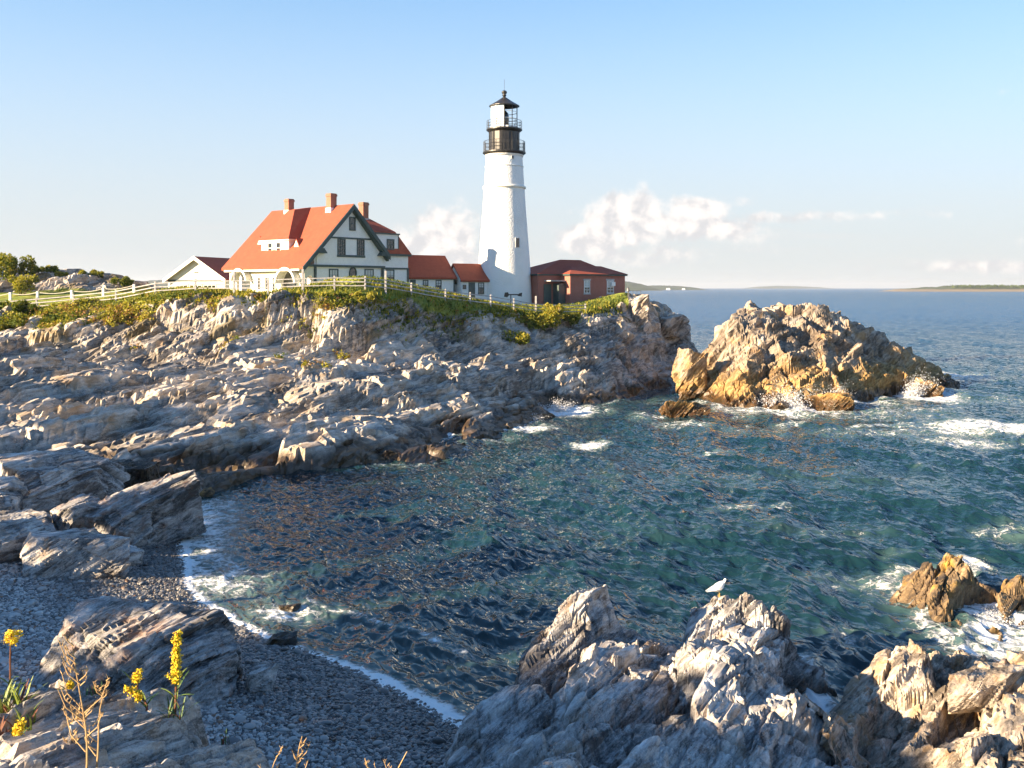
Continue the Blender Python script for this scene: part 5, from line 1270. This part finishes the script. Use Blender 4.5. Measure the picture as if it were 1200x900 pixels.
def cliff_cover():
    rg = np.random.RandomState(9)
    x, y, z = HV[:, 0], HV[:, 1], HV[:, 2]; px = 600+FPX*x/y; e = np.interp(px, cpx, cY); d = y-e
    n1 = fbm(x, y, z, 6, 4, 33)
    # a fringe along the crest, thinning down the face; thick on the left bank
    low = np.interp(px, [-200, 0, 130, 160, 300, 420, 470, 560, 620, 700], [-8, -8, -7, -4.5, -3.6, -3.2, -4, -3.6, -3, -1.8])
    fr = sstep(.3, -.4, d)*sstep(-.05, .45, n1+(.9*(d-low)/(-low)-.25))*(d > low)
    fr = fr*(.12+.88*sstep(-.28, .12, fbm(x, y, z, 3.4, 3, 36)*1.3+.25*sstep(-1.5, .2, d)))
    patch = sstep(.30, .45, fbm(x, y, z, 5, 3, 63))*(z > 5.2)*(d < 0)*(px < 470)*.55
    w = np.maximum(fr, patch)*(px > -120)*(px < 715); w = w*(np.abs(d) < 16)
    w /= w.sum()
    k = rg.choice(len(HV), 3000, p=w); P = HV[k].astype(float)
    dd = d[k]; hue = np.clip(.52+.52*fbm(P[:, 0], P[:, 1], P[:, 2], 2.2, 2, 90)+.12*rg.normal(size=len(k))-.0*dd, 0, 1)
    hue = np.where(rg.rand(len(k)) < np.where(dd < -2, .22, .06), .9, hue)
    spread = (.20+.45*rg.rand(len(k))**1.6)*np.where(dd > -1.2, .55, 1.0)
    cover_object('cliff_shrubs', 'low green, olive and rust shrubs fringing the cliff top under the fence', 'shrubs', [leaves_at(P, .12, rg, 22, spread, hue)])
    # long dry grass on the bank and lawn edge
    w = (sstep(-3, 0, d)*sstep(9, 1.5, d)+.6*patch)*(px > -120)*(px < 730)*(y < 118); w /= w.sum(); k = rg.choice(len(HV), 14000, p=w); P = HV[k].astype(float); n = len(P)
    h = .18+.28*rg.rand(n); h = np.where(d[k] > 1.5, h*.55, h); a = rg.rand(n)*6.28; lean = rg.normal(size=(n, 2))*.3
    wv = np.stack([np.cos(a), np.sin(a), a*0], -1)*(.05+.05*rg.rand(n))[:, None]; tip = P+np.stack([lean[:, 0]*h, lean[:, 1]*h, h], -1)
    Q = np.stack([P-wv, P+wv, tip+wv*.2, tip-wv*.2], 1).reshape(-1, 3)
    hue = np.repeat(np.clip(.44+.14*rg.normal(size=n)+.25*fbm(P[:, 0], P[:, 1], P[:, 2], 4, 3, 44), 0, 1), 4); tone = np.repeat(rg.rand(n), 4)
    cover_object('long_grass', 'tufts of long grass along the edge of the lawn', 'grass', [(Q, tone, hue)])
cliff_cover()

def bush(name, px, py, Y, w, h, hue, label, n=900, leaf=.13, seed=1, cat='bush', base=None):
    """a shrub with stems and leaf masses; py is the foot of it in the photograph"""
    x, y, z = P3(px, py, Y)
    if base is None: z = min(z, ground(x, y)+.1)
    o = thing(name, label, cat, (x, y, z)); rg = np.random.RandomState(seed); r2 = random.Random(seed)
    st = MB()
    lob = []
    for i in range(9):
        c = (r2.uniform(-.5, .5)*w, r2.uniform(-.4, .4)*w, h*r2.uniform(.3, .85)); lob.append(c)
        st.tube([(c[0]*.2, c[1]*.2, -.2), (c[0]*.6, c[1]*.6, c[2]*.5), c], [.05, .035, .015], 5)
    st.build('stem', M['bark'], o)
    L = np.array(lob); rad = np.array([min(w, h)*r2.uniform(.22, .34) for _ in lob])
    k = rg.choice(len(L), n); d = rg.normal(size=(n, 3)); d /= np.linalg.norm(d, axis=1, keepdims=True)
    p = L[k]+d*(rad[k]*(.5+.6*rg.rand(n)))[:, None]; p[:, 2] = np.maximum(p[:, 2], .02)
    q, t, hh = leaves_at(p, leaf, rg, 3, np.full(n, .12), np.clip(hue+.10*rg.normal(size=n)+.12*d[:, 2], 0, .76))
    me = np_mesh('foliage', q, np.arange(len(q)).reshape(-1, 4), False, {'tone': t, 'hue': hh}); link('foliage', me, M['cover'], o)
    return o
bush('tall_bush', 10, 326, 121, 3.6, 3.6, .40, 'tall rounded bush on the rocky knoll at the left edge', 1500, .16, 2)
bush('low_bush', 52, 323, 124, 4.2, 1.3, .34, 'dark low bush right of the tall bush on the knoll', 700, .15, 3)
bush('low_bush', 88, 322, 124.5, 4.6, 1.1, .50, 'yellowish low bush on top of the knoll', 700, .15, 4)
bush('round_bush', 26, 344, 112, 2.5, 2.1, .54, 'bright yellow-green round bush on the lawn by the rope fence', 800, .13, 5)
bush('low_bush', 143, 339, 120, 2.6, 1.5, .36, 'dark green bush at the right end of the knoll', 600, .14, 6)
bush('low_bush', 112, 326, 124, 2.2, .8, .46, 'small scrubby bush near the right of the knoll top', 300, .13, 16)
bush('goldenrod_bush', 652, 386, 105, 3.2, 2.6, .58, 'bright yellow-green bush on the cliff below the tower, largest of its clump', 1200, .13, 7)
bush('goldenrod_bush', 632, 392, 104, 2.4, 2.4, .46, 'green bush left of the bright yellow bush below the tower', 800, .13, 8)
bush('goldenrod_bush', 606, 410, 99, 2.2, 2.0, .50, 'olive bush lowest on the cliff below the tower', 700, .13, 9)
bush('goldenrod_bush', 668, 380, 106, 1.6, 1.7, .42, 'narrow green bush right of the bright yellow bush', 500, .12, 10)
bush('bank_bush', 68, 400, 89, 3.4, 2.4, .26, 'dark green bush on the left bank below the fence', 1000, .13, 11)
bush('bank_bush', 14, 398, 90, 3.6, 2.6, .40, 'olive bush at the left edge below the fence', 1000, .13, 12)
bush('bank_bush', 105, 396, 90, 2.4, 1.6, .30, 'smaller dark bush right of the dark bush on the left bank', 600, .12, 13)
bush('bank_bush', 20, 372, 95, 4.0, 1.6, .33, 'low green bush under the left end of the fence', 800, .13, 14)
bush('bank_bush', 420, 356, 90.6, 3.0, 1.0, .56, 'yellow-green bush under the fence in front of the house gable', 900, .12, 17)

# ---------------------------------------------------------------- foreground goldenrod, strap leaves and dead stalks
M['stem'] = plain('green stem', (.12, .13, .035), .7, .2); M['drystem'] = plain('dry straw stalk', (.50, .33, .15), .8, .2); M['blade'] = plain('strap leaf', (.15, .20, .03), .6, .3, 8); M['flower'] = plain('goldenrod flowers', (.80, .56, .02), .7, .15, 30); M['redstem'] = plain('red brown stem', (.16, .06, .03), .8, .3); M['bladeg'] = plain('dark leaf', (.05, .11, .02), .6, .3, 8)
def blade_mesh(mb, base, tip, w, sag=.1):
    b, t = Vector(base), Vector(tip); d = (t-b); side = d.cross(Vector((0, 0, 1))); side = side.normalized() if side.length > 1e-4 else Vector((1, 0, 0))
    pts = [b+d*u+Vector((0, 0, sag*d.length*math.sin(math.pi*u)*1.0)) for u in (0, .35, .7, 1)]; ws = [w*.6, w, w*.7, .002]
    vs = []
    for p, ww in zip(pts, ws): vs += [p-side*ww, p+Vector((0, 0, -ww*.35)), p+side*ww]
    mb.add(vs, [(i*3+j, i*3+j+1, i*3+j+4, i*3+j+3) for i in range(3) for j in range(2)])
def floret_mesh(cs, r, n, seed):
    rg = np.random.RandomState(seed); cs = np.array(cs); k = rg.choice(len(cs), n); p = cs[k]+rg.normal(size=(n, 3))*np.array(r)
    s = .008+.008*rg.rand(n); d = rg.normal(size=(n, 4, 3)); d /= np.linalg.norm(d, axis=2, keepdims=True)
    q = p[:, None, :]+d*s[:, None, None]; i = np.arange(n)*4
    F = np.concatenate([np.stack([i, i+1, i+2], -1), np.stack([i, i+2, i+3], -1), np.stack([i, i+3, i+1], -1), np.stack([i+1, i+3, i+2], -1)])
    return np_mesh('flower_head', q.reshape(-1, 3), F)
def goldenrod(px, py, Y, top_py, label, seed, heads, lean=0.0, leaves=8, name='goldenrod'):
    x, y, _ = P3(px, py, Y); z = ledge_z(x, y); o = thing(name, label, 'plant', (x, y, z)); r = random.Random(seed)
    h = (py-top_py)/FPX*Y
    path = [(lean*h*t*t, .02*math.sin(5*t), h*t) for t in np.linspace(0, 1, 7)]
    MB().tube([(path[0][0], 0, -.05)]+path, [.012]*2+[.010]*4+[.006]*2, 6).build('stem', M['redstem'], o)
    for a, b, wd in heads:     # spans of the stem that flower
        cs = [(lean*h*t*t+r.uniform(-1, 1)*wd*(1.1-abs(2*(t-a)/(b-a)-1)*.7), r.uniform(-1, 1)*wd*.8, h*t) for t in np.linspace(a, b, 26)]
        link('flower_head', floret_mesh(cs, (.012, .012, .012), 420, seed), M['flower'], o)['kind'] = 'stuff'
    for i in range(leaves):
        t = r.uniform(.02, .45); a = r.uniform(0, 6.28); L = r.uniform(.10, .20); mb = MB(); blade_mesh(mb, (lean*h*t*t, 0, h*t), (math.cos(a)*L, math.sin(a)*L, h*t+L*r.uniform(.1, .9)), .011); mb.build('leaf', M['bladeg'] if i % 3 else M['blade'], o)
    return o
goldenrod(205, 884, 8.0, 786, 'tall goldenrod with yellow flower spikes on the near ledge', 3, [(.80, .98, .022), (.60, .78, .030), (.40, .58, .045)], .03, 16)
goldenrod(172, 872, 8.1, 846, 'short goldenrod bending left beside the tall one', 4, [(.55, 1.0, .03)], -.9, 6)
goldenrod(10, 862, 8.6, 764, 'goldenrod with a drooping yellow head at the left edge', 5, [(.86, 1.0, .06)], .05, 8)
goldenrod(18, 903, 7.4, 872, 'small yellow flower head in the bottom left corner', 6, [(.55, 1.0, .03)], .2, 5)
goldenrod(160, 826, 9.2, 798, 'pale flowering sprig behind the dry stalk', 7, [(.6, 1.0, .035)], .1, 5)
goldenrod(82, 845, 8.8, 828, 'tiny yellow sprig in a crack of the ledge', 8, [(.5, 1.0, .012)], .0, 3)
def leaf_clump(px, py, Y, n, L, label, seed, m, name='leaf_clump'):
    x, y, _ = P3(px, py, Y); z = ledge_z(x, y); o = thing(name, label, 'plant', (x, y, z)); r = random.Random(seed)
    for i in range(n):
        a = r.uniform(0, 6.28); l = L*r.uniform(.5, 1.1); e = r.uniform(.5, 1.3); mb = MB(); bx, by = r.uniform(-.10, .10)*L/.3, r.uniform(-.08, .08)*L/.3
        blade_mesh(mb, (bx, by, 0), (bx+math.cos(a)*l*math.cos(e), by+math.sin(a)*l*math.cos(e), l*math.sin(e)), .012*L/.3, .12); mb.build('leaf', m if i % 4 else M['redstem'], o)
leaf_clump(12, 862, 8.4, 46, .36, 'clump of yellow-green strap leaves at the left edge of the ledge', 3, M['blade'])
leaf_clump(108, 812, 9.5, 16, .24, 'dark green leaves behind the dry stalk', 4, M['bladeg'])
leaf_clump(205, 886, 7.95, 22, .20, 'green leaves at the foot of the tall goldenrod', 5, M['bladeg'])
leaf_clump(265, 880, 7.9, 10, .12, 'small tuft in a crack right of the tall goldenrod', 6, M['bladeg'])
leaf_clump(-4, 880, 7.9, 34, .30, 'reddish tuft of leaves at the left edge below the strap leaves', 7, M['redstem'])
leaf_clump(30, 872, 8.1, 26, .24, 'low yellow-green tuft right of the strap leaves', 8, M['blade'])
leaf_clump(95, 888, 7.6, 20, .16, 'straw tuft at the foot of the tall dry stalk', 9, M['drystem'])
def dry_stalk(px, py, Y, top_py, label, seed, nb=12, lean=.0):
    x, y, _ = P3(px, py, Y); z = min(ledge_z(x, y), CH-(py-337)/FPX*Y+.05); o = thing('dry_stalk', label, 'stalk', (x, y, z)); r = random.Random(seed); h = CH-(top_py-337)/FPX*Y-z
    MB().tube([(lean*h*t*t+.012*math.sin(6*t), 0, h*t-.03) for t in np.linspace(0, 1, 9)], [.009-.006*t for t in np.linspace(0, 1, 9)], 6).build('stem', M['drystem'], o)
    for i in range(nb):
        t = r.uniform(.15, .95); s = r.choice((-1, 1)); L = h*r.uniform(.12, .40)*(1.1-t*.6); p = Vector((lean*h*t*t, 0, h*t)); q = p+Vector((s*L*.55, r.uniform(-.3, .3)*L, L*.8)); m_ = (p+q)/2+Vector((s*L*.12, 0, -.05*L))
        mb = MB(); mb.tube([p, m_, q], [.005, .004, .002], 5)
        for k in range(5): u = r.uniform(.4, 1); c = p.lerp(q, u); mb.tube([c, c+Vector((r.uniform(-.03, .03), r.uniform(-.03, .03), r.uniform(.0, .04)))], [.004, .001], 4)
        mb.build('branch', M['drystem'], o)
dry_stalk(101, 915, 6.6, 745, 'tall branching dry straw stalk in the bottom left foreground', 3, 16, -.10)
dry_stalk(112, 905, 6.8, 800, 'shorter dry stalk right of the tall dry stalk', 4, 8, .12)
dry_stalk(88, 905, 6.9, 828, 'low dry stalk left of the tall dry stalk', 14, 7, -.15)
dry_stalk(345, 915, 7.2, 858, 'dry seed stalk at the bottom edge, right of the goldenrod', 5, 7, .1)
dry_stalk(440, 925, 7.2, 876, 'spindly dry stalk at the bottom edge over the pebbles', 6, 9, .25)
dry_stalk(452, 930, 7.0, 884, 'second spindly dry stalk beside the first over the pebbles', 7, 7, -.2)
dry_stalk(312, 910, 7.3, 880, 'short dry stalk at the bottom edge near the ledge tip', 8, 5, .2)

# ================================================================ gull
def gull():
    q = RBV[(np.abs((600+FPX*RBV[:, 0]/RBV[:, 1])-837) < 6) & (RBV[:, 1] > 27)]; t = q[q[:, 2].argmax()]
    o = thing('gull', 'white gull standing on the pointed top of the foreground outcrop', 'bird', (t[0], t[1], t[2]+.01), 0)
    # one continuous body: tail, trunk, breast, neck, head along a spine (it faces right and slightly away)
    sp = [(-.31, .20, .012, .004), (-.24, .215, .035, .018), (-.15, .235, .066, .062), (-.05, .26, .09, .105), (.05, .285, .095, .115), (.12, .315, .075, .092), (.165, .355, .045, .047), (.185, .395, .042, .042), (.205, .42, .040, .036), (.232, .425, .024, .022), (.245, .424, .012, .012)]
    n = 14; vs = []; fs = []
    for x, z, ry, rz in sp: vs += [(x, ry*math.cos(2*math.pi*k/n), z+rz*math.sin(2*math.pi*k/n)) for k in range(n)]
    for i in range(len(sp)-1): fs += [(i*n+k, i*n+(k+1) % n, (i+1)*n+(k+1) % n, (i+1)*n+k) for k in range(n)]
    fs += [tuple(range(n)), tuple((len(sp)-1)*n+k for k in range(n))]
    b = MB().add(vs, fs).build('body', M['whitep'], o, True)
    for s in (-1, 1):
        w = [(.10, s*.083, .30), (.0, s*.092, .315), (-.16, s*.075, .275), (-.36, s*.03, .215), (-.34, s*.028, .195), (-.14, s*.085, .225), (.02, s*.094, .24), (.10, s*.088, .265)]
        MB().add(w+[(x, y*.8, z) for x, y, z in w], [tuple(range(8)), tuple(range(15, 7, -1))]+[(k, (k+1) % 8, 8+(k+1) % 8, 8+k) for k in range(8)]).build('wing', M['gullgrey'], o)
        MB().tube([(.0, s*.03, .22), (.01, s*.032, .10), (.0, s*.032, 0)], [.011, .007, .007], 6).build('leg', M['beak'], o); MB().add([(-.01, s*.032-.008, .012), (-.01, s*.032+.008, .012), (.06, s*.032+.03, .004), (.065, s*.032, .004), (.06, s*.032-.03, .004)], [(0, 1, 2, 3, 4)]).build('foot', M['beak'], o)
        MB().lathe([(.001, -.006), (.006, 0), (.001, .006)], 8, .222, 0).build('eye', M['iron'], o).location = (0, s*.030, .432)
    MB().tube([(.238, 0, .424), (.27, 0, .420), (.29, 0, .408)], [.012, .009, .002], 6).build('beak', M['beak'], o)
    o.rotation_euler = (0, R(-4), R(16)); o.scale = (1.2, 1.35, 1.2)
M['gullgrey'] = plain('pale grey feathers', (.74, .74, .74), .7, .05); M['beak'] = plain('yellow beak', (.65, .45, .12), .5, .1)
gull()

# ================================================================ breaking spray
def spray_mat():
    m, T = pbsdf('spray drops'); T.put(T.b, 'Base Color', (.88, .89, .90)); T.put(T.b, 'Roughness', .5)
    tr = T.new('ShaderNodeBsdfTranslucent'); T.put(tr, 'Color', (.9, .9, .9)); mx = T.new('ShaderNodeMixShader'); mx.inputs[0].default_value = .5
    T.l.new(T.b.outputs[0], mx.inputs[1]); T.l.new(tr.outputs[0], mx.inputs[2]); T.l.new(mx.outputs[0], T.out.inputs[0]); return m
M['spray'] = spray_mat()
def spray(px, py, Y, w, h, n, size, label, seed, lean=0.0):
    rg = np.random.RandomState(seed); x, y, _ = P3(px, py, Y)
    jets = rg.rand(7, 3); k = rg.choice(7, n)
    t = rg.rand(n)**1.9
    ang = (jets[k, 0]-.5)*2
    p = np.stack([ang*w*.5*(.35+t*.8)+rg.normal(size=n)*w*.10+lean*t*h, (jets[k, 1]-.5)*w*.4+rg.normal(size=n)*w*.08, t*h*(.45+.55*jets[k, 2])*(1-.3*np.abs(ang))+rg.normal(size=n)*.06*h], -1); p[:, 2] = np.abs(p[:, 2])-.05
    s = size*(.35+rg.rand(n)**2)*(1.25-t*.8); d = rg.normal(size=(n, 4, 3)); d /= np.linalg.norm(d, axis=2, keepdims=True)
    q = p[:, None, :]+d*s[:, None, None]; i = np.arange(n)*4
    F = np.concatenate([np.stack([i, i+1, i+2], -1), np.stack([i, i+2, i+3], -1), np.stack([i, i+3, i+1], -1), np.stack([i+1, i+3, i+2], -1)])
    me = np_mesh('sea_spray', q.reshape(-1, 3), F); o = link('sea_spray', me, M['spray']); o.location = (x, y, 0); tag(o, label, 'spray', kind='stuff')
spray(925, 474, 92.3, 6.0, 2.6, 4200, .085, 'white spray bursting against the front of the islet', 3, -.2)
spray(960, 466, 92.8, 3.6, 3.6, 3600, .08, 'tall white spray beside the brown rock in front of the islet', 4, .3)
spray(1068, 462, 102.0, 3.6, 3.4, 3000, .085, 'white spray at the right foot of the islet', 5, .4)
spray(650, 483, 90.0, 3.4, 1.5, 2200, .07, 'white spray at the corner of the lit shelf', 6)
spray(612, 494, 83.4, 4.0, .8, 1600, .06, 'white water draining off the brown shelf', 7)
spray(1135, 660, 38.6, 1.8, .7, 2600, .022, 'small splash behind the weed-gold rock', 8)
spray(1160, 718, 33.4, 2.6, .35, 2200, .022, 'foam churned over the weed-gold rock', 9)
